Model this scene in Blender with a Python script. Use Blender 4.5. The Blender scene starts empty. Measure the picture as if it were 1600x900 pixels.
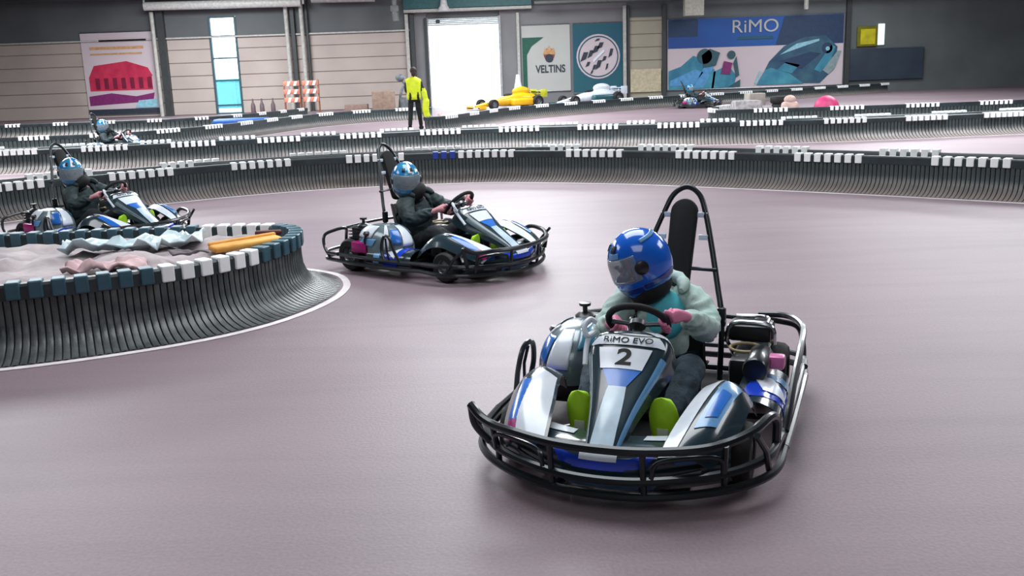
import bpy, bmesh, math, random
from mathutils import Vector, Matrix, noise
random.seed(4)
PI = math.pi
SC = bpy.context.scene
COL = SC.collection

# ------------------------------------------------------------------ camera, world, lights, exposure
PITCH = math.atan(338 / 1500.0)
ROLL = math.radians(2.0)
fw = Vector((0, math.cos(PITCH), -math.sin(PITCH)))
r0 = Vector((1, 0, 0))
u0 = Vector((0, math.sin(PITCH), math.cos(PITCH)))
rt = r0 * math.cos(ROLL) - u0 * math.sin(ROLL)
up = u0 * math.cos(ROLL) + r0 * math.sin(ROLL)
cd = bpy.data.cameras.new('camera')
cam = bpy.data.objects.new('camera', cd)
COL.objects.link(cam)
cam.matrix_world = Matrix(((rt.x, up.x, -fw.x, 0), (rt.y, up.y, -fw.y, 0), (rt.z, up.z, -fw.z, 1.55), (0, 0, 0, 1)))
cd.sensor_width = 36
cd.lens = 36 * 1500 / 1600.0
cd.clip_end = 400
SC.camera = cam

world = bpy.data.worlds.new('world')
SC.world = world
world.use_nodes = True
bgn = world.node_tree.nodes['Background']
bgn.inputs[0].default_value = (0.86, 0.95, 1.0, 1)
bgn.inputs[1].default_value = 5.0

SC.view_settings.view_transform = 'Standard'
SC.view_settings.look = 'None'
SC.view_settings.gamma = 1
SC.view_settings.use_curve_mapping = False
SC.view_settings.exposure = 0.0


def area(name, loc, sx, sy, energy, color=(1, 1, 1)):
    l = bpy.data.lights.new(name, 'AREA')
    l.shape = 'RECTANGLE'
    l.size = sx
    l.size_y = sy
    l.energy = energy
    l.color = color
    o = bpy.data.objects.new(name, l)
    o.location = loc
    COL.objects.link(o)
    return o


ZL = 6.25
for (x, y, e) in [(-11, 6, 430), (0, 7, 540), (11, 6, 480), (-11, 18, 1450), (0, 18, 1450), (11, 18, 1350),
                  (-13, 31, 1750), (0, 31, 1500), (13, 31, 1300), (-13, 41, 1500), (0, 41, 900), (15, 41, 700),
                  (0, -3, 200)]:
    area('hall_light', (x, y, ZL), 5.0, 5.0, e * 1.0, (0.93, 0.97, 1.0))


# ------------------------------------------------------------------ materials
def lin(c):
    c = c / 255.0
    return c / 12.92 if c <= 0.04045 else ((c + 0.055) / 1.055) ** 2.4


def rgb(t):
    return (lin(t[0]), lin(t[1]), lin(t[2]), 1)


MATS = {}


def mat(name, c, rough=0.5, metal=0.0, coat=0.0, c2=None, scale=8.0, bump=0.0, bscale=60.0, detail=3.0, stretch=None):
    if name in MATS:
        return MATS[name]
    m = bpy.data.materials.new(name)
    m.use_nodes = True
    nt = m.node_tree
    b = nt.nodes['Principled BSDF']
    b.inputs['Roughness'].default_value = rough
    b.inputs['Metallic'].default_value = metal
    b.inputs['Coat Weight'].default_value = coat
    b.inputs['Coat Roughness'].default_value = 0.08
    if c2 is None:
        c2 = tuple(max(0, v * 0.88) for v in c)
    tc = nt.nodes.new('ShaderNodeTexCoord')
    mp = nt.nodes.new('ShaderNodeMapping')
    if stretch:
        mp.inputs['Scale'].default_value = stretch
    nt.links.new(tc.outputs['Object'], mp.inputs[0])
    n = nt.nodes.new('ShaderNodeTexNoise')
    n.inputs['Scale'].default_value = scale
    n.inputs['Detail'].default_value = detail
    nt.links.new(mp.outputs[0], n.inputs['Vector'])
    r = nt.nodes.new('ShaderNodeValToRGB')
    r.color_ramp.elements[0].position = 0.35
    r.color_ramp.elements[1].position = 0.68
    r.color_ramp.elements[0].color = rgb(c2)
    r.color_ramp.elements[1].color = rgb(c)
    nt.links.new(n.outputs['Fac'], r.inputs[0])
    nt.links.new(r.outputs[0], b.inputs['Base Color'])
    if bump > 0:
        n2 = nt.nodes.new('ShaderNodeTexNoise')
        n2.inputs['Scale'].default_value = bscale
        n2.inputs['Detail'].default_value = 4
        nt.links.new(mp.outputs[0], n2.inputs['Vector'])
        bp = nt.nodes.new('ShaderNodeBump')
        bp.inputs['Strength'].default_value = bump
        bp.inputs['Distance'].default_value = 0.02
        nt.links.new(n2.outputs['Fac'], bp.inputs['Height'])
        nt.links.new(bp.outputs[0], b.inputs['Normal'])
    MATS[name] = m
    return m


def clear_mat(name, c, rough=0.05, alpha=0.35):
    m = bpy.data.materials.new(name)
    m.use_nodes = True
    b = m.node_tree.nodes['Principled BSDF']
    b.inputs['Base Color'].default_value = rgb(c)
    b.inputs['Roughness'].default_value = rough
    b.inputs['Alpha'].default_value = alpha
    MATS[name] = m
    return m


def emit_mat(name, c, s):
    m = bpy.data.materials.new(name)
    m.use_nodes = True
    b = m.node_tree.nodes['Principled BSDF']
    b.inputs['Base Color'].default_value = rgb(c)
    b.inputs['Emission Color'].default_value = rgb(c)
    b.inputs['Emission Strength'].default_value = s
    return m


M_blacksteel = mat('black_steel', (34, 40, 44), 0.32, 0.4, 0.3)
M_blackplastic = mat('black_plastic', (24, 27, 30), 0.4, 0, 0.2)
M_matteblack = mat('matte_black', (14, 16, 18), 0.75)
M_rubber = mat('tyre_rubber', (26, 26, 28), 0.7, bump=0.2)
M_chrome = mat('chrome', (200, 206, 210), 0.18, 1.0)
M_alu = mat('brushed_metal', (150, 155, 160), 0.35, 0.9)
M_white = mat('white_plastic', (232, 238, 246), 0.25, 0, 0.4, c2=(215, 224, 236))
M_blue = mat('blue_plastic', (44, 118, 214), 0.25, 0, 0.5)
M_deepblue = mat('deep_blue_plastic', (28, 72, 214), 0.25, 0, 0.5)
M_lightblue = mat('light_blue_plastic', (110, 165, 215), 0.25, 0, 0.4)
M_darkteal = mat('dark_teal_plastic', (38, 58, 68), 0.22, 0, 0.6)
M_greyteal = mat('grey_teal_plastic', (120, 138, 145), 0.25, 0.2, 0.6)
M_magenta = mat('magenta_plastic', (176, 20, 120), 0.3, 0, 0.4)
M_seat = mat('seat_vinyl', (20, 22, 24), 0.5)
M_helmblue = mat('helmet_blue', (32, 112, 228), 0.16, 0, 0.9, c2=(26, 98, 214))
M_helmteal = mat('helmet_sky_blue', (20, 110, 190), 0.18, 0, 0.9, c2=(60, 150, 170), scale=9)
M_visor = clear_mat('visor', (150, 165, 175), 0.06, 0.45)
M_skin = mat('skin', (226, 160, 166), 0.55, c2=(214, 140, 150))
M_skinpink = mat('pink_skin', (232, 140, 172), 0.6, c2=(222, 120, 156))
M_mint = mat('mint_jacket', (192, 212, 204), 0.75, c2=(158, 186, 180), scale=14, bump=0.3, bscale=22)
M_cyan = mat('cyan_lining', (100, 214, 228), 0.7, c2=(80, 195, 214))
M_jacketdark = mat('dark_jacket', (42, 62, 66), 0.7, c2=(26, 38, 42), scale=14, bump=0.3, bscale=22)
M_jeans = mat('jeans', (58, 78, 92), 0.8, c2=(36, 52, 64), scale=18, bump=0.3)
M_darkjeans = mat('dark_trousers', (30, 36, 40), 0.8)
M_lime = mat('lime_shoe', (184, 236, 44), 0.6, c2=(164, 220, 34))
M_sole = mat('pale_sole', (200, 215, 190), 0.6)
M_hair = mat('dark_hair', (50, 34, 30), 0.7)
M_hivis = mat('hi_vis_yellow', (226, 240, 40), 0.6, c2=(206, 224, 28))
M_cap_white = mat('cap_white', (252, 253, 252), 0.4, c2=(244, 247, 248), scale=5)
M_cap_teal = mat('cap_teal', (72, 112, 126), 0.4, c2=(50, 84, 98), scale=4)
M_slat = mat('slat_plastic', (88, 92, 92), 0.45, 0, 0.1, c2=(52, 58, 60), scale=7, bump=0.1)
def greyish(name, base, foot_col, z0, z1):
    """plastic whose foot is a paler grey-brown, blending up into the base colour"""
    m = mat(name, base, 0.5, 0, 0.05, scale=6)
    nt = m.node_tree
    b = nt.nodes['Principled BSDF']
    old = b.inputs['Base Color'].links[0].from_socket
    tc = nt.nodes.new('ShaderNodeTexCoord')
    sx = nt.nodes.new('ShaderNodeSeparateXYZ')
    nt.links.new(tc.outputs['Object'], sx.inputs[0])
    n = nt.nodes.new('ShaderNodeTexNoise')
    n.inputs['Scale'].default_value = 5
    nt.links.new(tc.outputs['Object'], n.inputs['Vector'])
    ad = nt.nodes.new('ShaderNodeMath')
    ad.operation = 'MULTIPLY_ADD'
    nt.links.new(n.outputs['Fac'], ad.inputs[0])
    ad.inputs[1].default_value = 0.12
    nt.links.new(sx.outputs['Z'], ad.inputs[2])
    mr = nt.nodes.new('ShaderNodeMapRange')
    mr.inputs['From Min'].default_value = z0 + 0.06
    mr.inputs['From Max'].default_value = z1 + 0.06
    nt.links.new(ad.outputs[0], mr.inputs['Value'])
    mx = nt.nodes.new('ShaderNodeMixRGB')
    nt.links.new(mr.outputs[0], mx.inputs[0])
    mx.inputs[1].default_value = rgb(foot_col)
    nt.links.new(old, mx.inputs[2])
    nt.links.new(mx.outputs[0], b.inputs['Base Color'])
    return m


M_slat_pale_foot = greyish('pale_foot_slat_plastic', (62, 72, 73), (126, 116, 113), 0.01, 0.20)  # slats turn paler and browner towards the floor
M_slat_top = mat('slat_rail_plastic', (44, 58, 62), 0.4, 0, 0.1, c2=(30, 40, 43), scale=5)
M_gap = mat('gap_black', (22, 26, 27), 0.8)
M_paint = mat('white_floor_paint', (232, 226, 228), 0.5, c2=(214, 204, 208), scale=6)
M_tarp = mat('grey_tarp', (178, 166, 168), 0.7, c2=(142, 132, 134), scale=5, bump=0.3, bscale=12)


# ------------------------------------------------------------------ object helpers
def link(name, me, m, parent=None, smooth=True, mods=()):
    for f in me.polygons:
        f.use_smooth = smooth
    o = bpy.data.objects.new(name, me)
    COL.objects.link(o)
    if m is not None:
        me.materials.append(m)
    if parent is not None:
        o.parent = parent
    return o


def fin(name, bm, m, parent=None, smooth=True):
    bmesh.ops.recalc_face_normals(bm, faces=bm.faces)
    me = bpy.data.meshes.new(name)
    bm.to_mesh(me)
    bm.free()
    if smooth:
        try:
            me.set_sharp_from_angle(angle=math.radians(40))
        except Exception:
            pass
    return link(name, me, m, parent, smooth)


def root(name, label, cat, loc=(0, 0, 0), rz=0, group=None):
    o = bpy.data.objects.new(name, None)
    COL.objects.link(o)
    o.location = loc
    o.rotation_euler = (0, 0, rz)
    return tag(o, label, cat, group)


def tag(o, label, cat, group=None):
    o['label'] = label
    o['category'] = cat
    if group:
        o['group'] = group
    return o


def struct(name, bm, m, smooth=False):
    o = fin(name, bm, m, None, smooth)
    o['kind'] = 'structure'
    return o


def box(bm, c, s, bev=0.0, rot=None, seg=2):
    M = Matrix.Translation(Vector(c))
    if rot is not None:
        M = M @ rot
    M = M @ Matrix.Diagonal((s[0], s[1], s[2], 1))
    res = bmesh.ops.create_cube(bm, size=1.0, matrix=M)
    if bev > 0:
        es = set()
        for v in res['verts']:
            for e in v.link_edges:
                es.add(e)
        bmesh.ops.bevel(bm, geom=list(es), offset=bev, segments=seg, profile=0.5, affect='EDGES')


def RZ(a):
    return Matrix.Rotation(a, 4, 'Z')


def catmull(pts, n=8, closed=False):
    P = [Vector(p) for p in pts]
    out = []
    N = len(P)
    rng = N if closed else N - 1
    for i in range(rng):
        if closed:
            a, b, c, d = P[(i - 1) % N], P[i], P[(i + 1) % N], P[(i + 2) % N]
        else:
            a = P[i - 1] if i > 0 else P[0] * 2 - P[1]
            b, c = P[i], P[i + 1]
            d = P[i + 2] if i + 2 < N else P[-1] * 2 - P[-2]
        for k in range(n):
            t = k / n
            out.append(0.5 * ((2 * b) + (c - a) * t + (2 * a - 5 * b + 4 * c - d) * t * t + (3 * b - a - 3 * c + d) * t ** 3))
    if not closed:
        out.append(P[-1].copy())
    return out


def tube(bm, pts, r, closed=False, smooth=6, seg=8, caps=True):
    P = catmull(pts, smooth, closed) if smooth else [Vector(p) for p in pts]
    N = len(P)
    rings = []
    prev = None
    for i in range(N):
        if closed:
            t = P[(i + 1) % N] - P[(i - 1) % N]
        else:
            t = P[min(i + 1, N - 1)] - P[max(i - 1, 0)]
        if t.length < 1e-9:
            t = Vector((1, 0, 0))
        t.normalize()
        if prev is None:
            a = Vector((0, 0, 1)) if abs(t.z) < 0.9 else Vector((1, 0, 0))
            nrm = t.cross(a).normalized()
        else:
            nrm = (prev - t * prev.dot(t))
            if nrm.length < 1e-6:
                nrm = t.orthogonal()
            nrm.normalize()
        prev = nrm
        bn = t.cross(nrm)
        rr = r[min(i, len(r) - 1)] if isinstance(r, (list, tuple)) else r
        rings.append([bm.verts.new(P[i] + (nrm * math.cos(2 * PI * k / seg) + bn * math.sin(2 * PI * k / seg)) * rr) for k in range(seg)])
    for i in range(N if closed else N - 1):
        A, B = rings[i], rings[(i + 1) % N]
        for k in range(seg):
            bm.faces.new((A[k], A[(k + 1) % seg], B[(k + 1) % seg], B[k]))
    if caps and not closed:
        bm.faces.new(rings[0][::-1])
        bm.faces.new(rings[-1])


def lathe(bm, prof, origin, axis='z', seg=24, M=None):
    """prof: list of (radius, height along the axis)."""
    rings = []
    for (r, h) in prof:
        ring = []
        for k in range(seg):
            a = 2 * PI * k / seg
            if axis == 'z':
                v = Vector((r * math.cos(a), r * math.sin(a), h))
            elif axis == 'y':
                v = Vector((r * math.cos(a), h, r * math.sin(a)))
            else:
                v = Vector((h, r * math.cos(a), r * math.sin(a)))
            if M is not None:
                v = M @ v
            ring.append(bm.verts.new(v + Vector(origin)))
        rings.append(ring)
    for i in range(len(rings) - 1):
        for k in range(seg):
            bm.faces.new((rings[i][k], rings[i][(k + 1) % seg], rings[i + 1][(k + 1) % seg], rings[i + 1][k]))
    if prof[0][0] > 1e-5:
        bm.faces.new(rings[0][::-1])
    if prof[-1][0] > 1e-5:
        bm.faces.new(rings[-1])
    bmesh.ops.remove_doubles(bm, verts=bm.verts, dist=1e-6)


def ellipsoid(bm, c, r, M=None, seg=20, rings=12):
    T = Matrix.Translation(Vector(c))
    if M is not None:
        T = T @ M
    bmesh.ops.create_uvsphere(bm, u_segments=seg, v_segments=rings, radius=1.0, matrix=T @ Matrix.Diagonal((r[0], r[1], r[2], 1)))


class Surf:
    """smooth surface through rows of control points; patch() makes a plate or a decal on it."""

    def __init__(s, rows):
        s.rows = [[Vector(p) for p in r] for r in rows]

    @staticmethod
    def cr(P, t):
        n = len(P) - 1
        x = min(max(t, 0), 1) * n
        i = min(int(x), n - 1)
        f = x - i
        a = P[i - 1] if i > 0 else P[0] * 2 - P[1]
        b, c = P[i], P[i + 1]
        d = P[i + 2] if i + 2 <= n else P[-1] * 2 - P[-2]
        return 0.5 * ((2 * b) + (c - a) * f + (2 * a - 5 * b + 4 * c - d) * f * f + (3 * b - a - 3 * c + d) * f ** 3)

    def at(s, u, v):
        return s.cr([s.cr(r, v) for r in s.rows], u)

    def frame(s, u, v):
        e = 0.01
        du = (s.at(min(u + e, 1), v) - s.at(max(u - e, 0), v)).normalized()
        dv = (s.at(u, min(v + e, 1)) - s.at(u, max(v - e, 0))).normalized()
        n = du.cross(dv).normalized()
        return du, dv, n

    def patch(s, bm, quad, off=0.0, nu=10, nv=8, th=0.0, flip=1):
        """quad: ((u,v) four corners) mapped bilinearly."""
        (a, b, c, d) = quad
        G = []
        for i in range(nu + 1):
            row = []
            for j in range(nv + 1):
                p, q = i / nu, j / nv
                u = (a[0] * (1 - p) * (1 - q) + b[0] * p * (1 - q) + c[0] * p * q + d[0] * (1 - p) * q)
                v = (a[1] * (1 - p) * (1 - q) + b[1] * p * (1 - q) + c[1] * p * q + d[1] * (1 - p) * q)
                n = s.frame(u, v)[2] * flip
                row.append((s.at(u, v), n))
            G.append(row)
        T = [[bm.verts.new(p + n * (off + th)) for (p, n) in r] for r in G]
        B = [[bm.verts.new(p + n * off) for (p, n) in r] for r in G]
        for i in range(nu):
            for j in range(nv):
                bm.faces.new((T[i][j], T[i + 1][j], T[i + 1][j + 1], T[i][j + 1]))
                bm.faces.new((B[i][j], B[i][j + 1], B[i + 1][j + 1], B[i + 1][j]))
        for i in range(nu):
            bm.faces.new((T[i][0], B[i][0], B[i + 1][0], T[i + 1][0]))
            bm.faces.new((T[i][nv], T[i + 1][nv], B[i + 1][nv], B[i][nv]))
        for j in range(nv):
            bm.faces.new((T[0][j], T[0][j + 1], B[0][j + 1], B[0][j]))
            bm.faces.new((T[nu][j], B[nu][j], B[nu][j + 1], T[nu][j + 1]))


FULL = ((0, 0), (1, 0), (1, 1), (0, 1))


def text_mesh(name, txt, size, M, m, parent=None, extrude=0.002, bold=0.0, sx=1.0):
    cu = bpy.data.curves.new(name, 'FONT')
    cu.body = txt
    cu.size = size
    cu.extrude = extrude
    cu.offset = bold
    cu.align_x = 'CENTER'
    cu.align_y = 'CENTER'
    tmp = bpy.data.objects.new('tmp_text', cu)
    COL.objects.link(tmp)
    dg = bpy.context.evaluated_depsgraph_get()
    me = bpy.data.meshes.new_from_object(tmp.evaluated_get(dg))
    COL.objects.unlink(tmp)
    bpy.data.objects.remove(tmp)
    bpy.data.curves.remove(cu)
    me.transform(M @ Matrix.Diagonal((sx, 1, 1, 1)))
    me.materials.clear()
    me.name = name
    return link(name, me, m, parent, False)


def frameM(o, x, y):
    x = Vector(x).normalized()
    y = Vector(y).normalized()
    z = x.cross(y).normalized()
    y = z.cross(x)
    return Matrix(((x.x, y.x, z.x, o[0]), (x.y, y.y, z.y, o[1]), (x.z, y.z, z.z, o[2]), (0, 0, 0, 1)))


def skin(name, verts, edges, rad, m, parent, rootv=0, levels=2, fold=0.0):
    me = bpy.data.meshes.new(name)
    me.from_pydata([tuple(v) for v in verts], edges, [])
    o = bpy.data.objects.new(name, me)
    COL.objects.link(o)
    mod = o.modifiers.new('skin', 'SKIN')
    mod.use_smooth_shade = True
    sv = me.skin_vertices[0].data
    for i, r in enumerate(rad):
        sv[i].radius = r if isinstance(r, tuple) else (r, r)
        sv[i].use_root = (i == rootv)
    s = o.modifiers.new('sub', 'SUBSURF')
    s.levels = levels
    s.render_levels = levels
    # bake the modifiers into a plain mesh
    dg = bpy.context.evaluated_depsgraph_get()
    me2 = bpy.data.meshes.new_from_object(o.evaluated_get(dg))
    bpy.data.objects.remove(o)
    me2.name = name
    me2.materials.clear()
    if fold:
        # cloth creases: ridged noise pushed along the normals
        nn_ = [v.normal.copy() for v in me2.vertices]
        for v, n in zip(me2.vertices, nn_):
            q = v.co * 1.0
            q = Vector((q.x * 14, q.y * 14, q.z * 26))
            a = 1 - abs(noise.noise(q)) * 2.2
            v.co += n * fold * (a - 0.45 + 0.4 * noise.noise(q * 2.3))
        me2.update()
    return link(name, me2, m, parent, True)


def copy_tree(o, parent=None):
    c = o.copy()
    COL.objects.link(c)
    c.parent = parent
    for ch in list(o.children):
        copy_tree(ch, c)
    return c


# ------------------------------------------------------------------ setting: floor, walls, ceiling
def floor_mat():
    m = bpy.data.materials.new('track_asphalt')
    m.use_nodes = True
    nt = m.node_tree
    b = nt.nodes['Principled BSDF']
    tc = nt.nodes.new('ShaderNodeTexCoord')
    n = nt.nodes.new('ShaderNodeTexNoise')
    n.inputs['Scale'].default_value = 0.35
    n.inputs['Detail'].default_value = 6
    nt.links.new(tc.outputs['Object'], n.inputs['Vector'])
    r = nt.nodes.new('ShaderNodeValToRGB')
    r.color_ramp.elements[0].position = 0.3
    r.color_ramp.elements[1].position = 0.7
    r.color_ramp.elements[0].color = rgb((127, 111, 118))
    r.color_ramp.elements[1].color = rgb((142, 124, 131))
    nt.links.new(n.outputs['Fac'], r.inputs[0])
    # rubber laid down by tyres: long curved streaks
    mp = nt.nodes.new('ShaderNodeMapping')
    mp.inputs['Rotation'].default_value = (0, 0, math.radians(-28))
    mp.inputs['Scale'].default_value = (0.25, 2.2, 1)
    nt.links.new(tc.outputs['Object'], mp.inputs[0])
    n2 = nt.nodes.new('ShaderNodeTexNoise')
    n2.inputs['Scale'].default_value = 1.6
    n2.inputs['Detail'].default_value = 5
    n2.inputs['Distortion'].default_value = 0.7
    nt.links.new(mp.outputs[0], n2.inputs['Vector'])
    r2 = nt.nodes.new('ShaderNodeValToRGB')
    r2.color_ramp.elements[0].position = 0.34
    r2.color_ramp.elements[1].position = 0.56
    r2.color_ramp.elements[0].color = (0.90, 0.90, 0.91, 1)
    r2.color_ramp.elements[1].color = (1, 1, 1, 1)
    nt.links.new(n2.outputs['Fac'], r2.inputs[0])
    n3 = nt.nodes.new('ShaderNodeTexNoise')
    n3.inputs['Scale'].default_value = 70
    n3.inputs['Detail'].default_value = 3
    nt.links.new(tc.outputs['Object'], n3.inputs['Vector'])
    r3 = nt.nodes.new('ShaderNodeValToRGB')
    r3.color_ramp.elements[0].position = 0.3
    r3.color_ramp.elements[1].position = 0.7
    r3.color_ramp.elements[0].color = (0.88, 0.88, 0.88, 1)
    r3.color_ramp.elements[1].color = (1.06, 1.06, 1.06, 1)
    nt.links.new(n3.outputs['Fac'], r3.inputs[0])
    x1 = nt.nodes.new('ShaderNodeMixRGB')
    x1.blend_type = 'MULTIPLY'
    x1.inputs[0].default_value = 1
    nt.links.new(r.outputs[0], x1.inputs[1])
    nt.links.new(r2.outputs[0], x1.inputs[2])
    x2 = nt.nodes.new('ShaderNodeMixRGB')
    x2.blend_type = 'MULTIPLY'
    x2.inputs[0].default_value = 1
    nt.links.new(x1.outputs[0], x2.inputs[1])
    nt.links.new(r3.outputs[0], x2.inputs[2])
    nt.links.new(x2.outputs[0], b.inputs['Base Color'])
    b.inputs['Roughness'].default_value = 0.5
    b.inputs['Specular IOR Level'].default_value = 0.5
    bp = nt.nodes.new('ShaderNodeBump')
    bp.inputs['Strength'].default_value = 0.12
    bp.inputs['Distance'].default_value = 0.01
    nt.links.new(n3.outputs['Fac'], bp.inputs['Height'])
    nt.links.new(bp.outputs[0], b.inputs['Normal'])
    return m


bm = bmesh.new()
box(bm, (0, 20.5, -0.1), (64, 57, 0.2))
struct('floor', bm, floor_mat())

WY = 48.0                      # inner face of the back wall
bm = bmesh.new()
box(bm, (0, 80, -0.2), (160, 62, 0.1))
struct('ground', bm, mat('paved_yard', (222, 232, 234), 0.6, c2=(206, 220, 224), scale=0.6))

M_wall = mat('beige_cladding', (182, 170, 162), 0.6, c2=(170, 158, 152), scale=0.5)
M_wallwarm = mat('warm_cladding', (172, 166, 148), 0.6, c2=(158, 152, 136), scale=0.5)
M_wallgrey = mat('grey_panel', (128, 128, 130), 0.6, c2=(116, 116, 120), scale=0.6)
M_wallhigh = mat('dark_upper_panel', (96, 100, 102), 0.65, c2=(84, 88, 90), scale=0.5)
M_trimdark = mat('dark_steel_trim', (58, 62, 64), 0.5)
M_trimpale = mat('pale_steel_trim', (190, 190, 184), 0.5)
M_teal = mat('teal_panel', (40, 96, 100), 0.5)


def groove_wall(bm, x0, x1, z0, z1, pitch=0.62):
    """horizontal sandwich panels with a small V joint between them"""
    box(bm, ((x0 + x1) / 2, WY + 0.16, (z0 + z1) / 2), (x1 - x0, 0.2, z1 - z0))
    z = z0
    while z < z1 - 0.02:
        h = min(pitch, z1 - z)
        box(bm, ((x0 + x1) / 2, WY + 0.04, z + h / 2), (x1 - x0, 0.08, h - 0.035), 0.012, seg=1)
        z += pitch


bm = bmesh.new()
groove_wall(bm, -32, -14.2, 0, 3.62)
groove_wall(bm, -12.85, -4.65, 0, 3.62)
box(bm, (-13.52, WY + 0.14, -0.06), (1.36, 0.24, 0.12))
struct('wall_back_left', bm, M_wall)
bm = bmesh.new()
groove_wall(bm, 6.0, 7.75, 0, 3.9)
struct('wall_back_middle', bm, M_wallwarm)
bm = bmesh.new()
box(bm, (-4.17, WY + 0.14, 2.3), (0.98, 0.24, 4.6))
box(bm, (0.3, WY + 0.14, 2.3), (1.0, 0.24, 4.6))
box(bm, (3.4, WY + 0.12, 2.3), (5.2, 0.2, 4.6))
struct('wall_back_door_side', bm, M_wallgrey)
bm = bmesh.new()
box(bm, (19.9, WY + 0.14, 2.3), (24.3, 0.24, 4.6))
struct('wall_back_right', bm, mat('dark_right_panel', (104, 110, 112), 0.6, c2=(92, 98, 100), scale=0.5))  # right-hand stretch of wall in a darker grey
bm = bmesh.new()
box(bm, (-23.1, WY + 0.14, 5.1), (17.8, 0.24, 2.96))
box(bm, (-8.75, WY + 0.14, 5.1), (8.2, 0.24, 2.96))
box(bm, (-13.52, WY + 0.14, 5.6), (1.36, 0.24, 1.96))
box(bm, (13.7, WY + 0.14, 5.6), (36.6, 0.24, 2.0))
box(bm, (-1.9, WY + 0.14, 5.6), (5.6, 0.24, 2.0))
box(bm, (6.87, WY + 0.15, 4.25), (1.76, 0.22, 0.7))
box(bm, (-1.92, WY + 0.14, 4.4), (3.5, 0.24, 0.5))
struct('wall_back_upper', bm, M_wallhigh)

for nm, x in (('wall_left', -32), ('wall_right', 32)):
    bm = bmesh.new()
    box(bm, (x, 20.5, 3.3), (0.2, 57, 6.6))
    struct(nm, bm, M_wallgrey)
bm = bmesh.new()
box(bm, (0, -8, 3.3), (64, 0.2, 6.6))
struct('wall_front', bm, M_wallgrey)
bm = bmesh.new()
box(bm, (0, 20.5, 6.7), (64, 57.4, 0.2))
struct('ceiling', bm, mat('roof_deck', (120, 124, 126), 0.7))

# roof steel and wall trim
k = 1


def trim(boxes, m, bev=0.01):
    global k
    b_ = bmesh.new()
    for c, s in boxes:
        box(b_, c, s, bev, seg=1)
    o = struct('trim_%d' % k, b_, m)
    k += 1
    return o


trim([((-12.0, WY - 0.06, 3.66), (15.0, 0.12, 0.08)), ((-24.5, WY - 0.06, 3.66), (14.6, 0.12, 0.08))], M_trimpale)     # ledge over the cladding
trim([((-1.65, WY - 0.25, 4.52), (6.1, 0.5, 0.14))], M_trimpale)                                # pale canopy edge over the door
trim([((-1.65, WY - 0.3, 4.86), (6.1, 0.5, 0.5))], M_teal)
trim([((-4.62, WY - 0.12, 2.2), (0.16, 0.24, 4.4))], M_trimpale)
trim([((-4.38, WY - 0.08, 2.2), (0.22, 0.16, 4.4)), ((-3.72, WY - 0.05, 2.1), (0.14, 0.14, 4.2))], M_trimdark)
trim([((0.72, WY - 0.1, 2.1), (0.14, 0.2, 4.4))], M_trimpale)
trim([((5.86, WY - 0.1, 2.2), (0.16, 0.2, 4.5))], M_trimpale)
trim([((6.04, WY - 0.06, 2.2), (0.12, 0.12, 4.5)), ((7.78, WY - 0.06, 2.2), (0.2, 0.14, 4.5))], M_trimdark)
trim([((-16.42, WY - 0.14, 2.6), (0.34, 0.28, 5.2))], M_trimdark)
trim([((-10.1, WY - 0.1, 3.0), (0.2, 0.2, 6.0)), ((-9.42, WY - 0.1, 3.0), (0.12, 0.2, 6.0))], M_trimdark)
trim([((16.68, WY - 0.1, 2.3), (0.22, 0.2, 4.6))], M_trimdark)
trim([((0, 46.6, 5.62), (63.5, 0.4, 0.2)), ((0, 46.6, 6.3), (63.5, 0.4, 0.14))], M_trimdark)    # roof beams
trim([((12.5, 46.9, 4.66), (22, 0.3, 0.12)), ((12.5, 46.9, 5.0), (22, 0.2, 0.08))], mat('beam_grey', (110, 112, 110), 0.5))
for y in (12, 24, 36):
    trim([((0, y, 6.45), (63.5, 0.3, 0.3))], M_trimdark)

# tall window
M_glass = clear_mat('tinted_glass', (170, 230, 240), 0.03, 0.25)
bm = bmesh.new()
wx0, wx1 = -14.2, -12.85
for x in (wx0 + 0.05, wx1 - 0.05):
    box(bm, (x, WY + 0.08, 2.3), (0.1, 0.2, 4.6), 0.01, seg=1)
for z in (0.03, 0.42, 1.6, 2.66, 3.7, 4.58):
    box(bm, ((wx0 + wx1) / 2, WY + 0.08, z), (1.2, 0.16, 0.07), 0.01, seg=1)
win = struct('window_1', bm, mat('window_frame_teal', (58, 88, 100), 0.4))
bm = bmesh.new()
box(bm, ((wx0 + wx1) / 2, WY + 0.1, 2.3), (1.14, 0.012, 4.5))
g = fin('window_pane', bm, M_glass, win, False)

# loading door: open, shutter rolled up above it
bm = bmesh.new()
for x in (-3.66, -0.16):
    box(bm, (x, WY + 0.05, 2.1), (0.12, 0.3, 4.2), 0.01, seg=1)
drs = struct('door_1', bm, mat('door_jamb', (168, 172, 176), 0.5))
bm = bmesh.new()
for i in range(6):
    box(bm, (-1.91, WY + 0.08 - 0.02, 3.86 + i * 0.08), (3.4, 0.05, 0.07), 0.012, seg=1)
fin('shutter', bm, mat('shutter_grey', (170, 182, 186), 0.4), drs, False)
bm = bmesh.new()
lathe(bm, [(0.0, -0.05), (0.09, -0.04), (0.11, 0.02), (0.0, 0.04)], (0, 0, 0), 'y', 12)
lp = fin('security_lamp', bm, M_trimdark)
lp.location = (-3.12, WY - 0.12, 4.02)
tag(lp, 'small round dark lamp on the shutter box above the open door', 'lamp')

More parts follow.
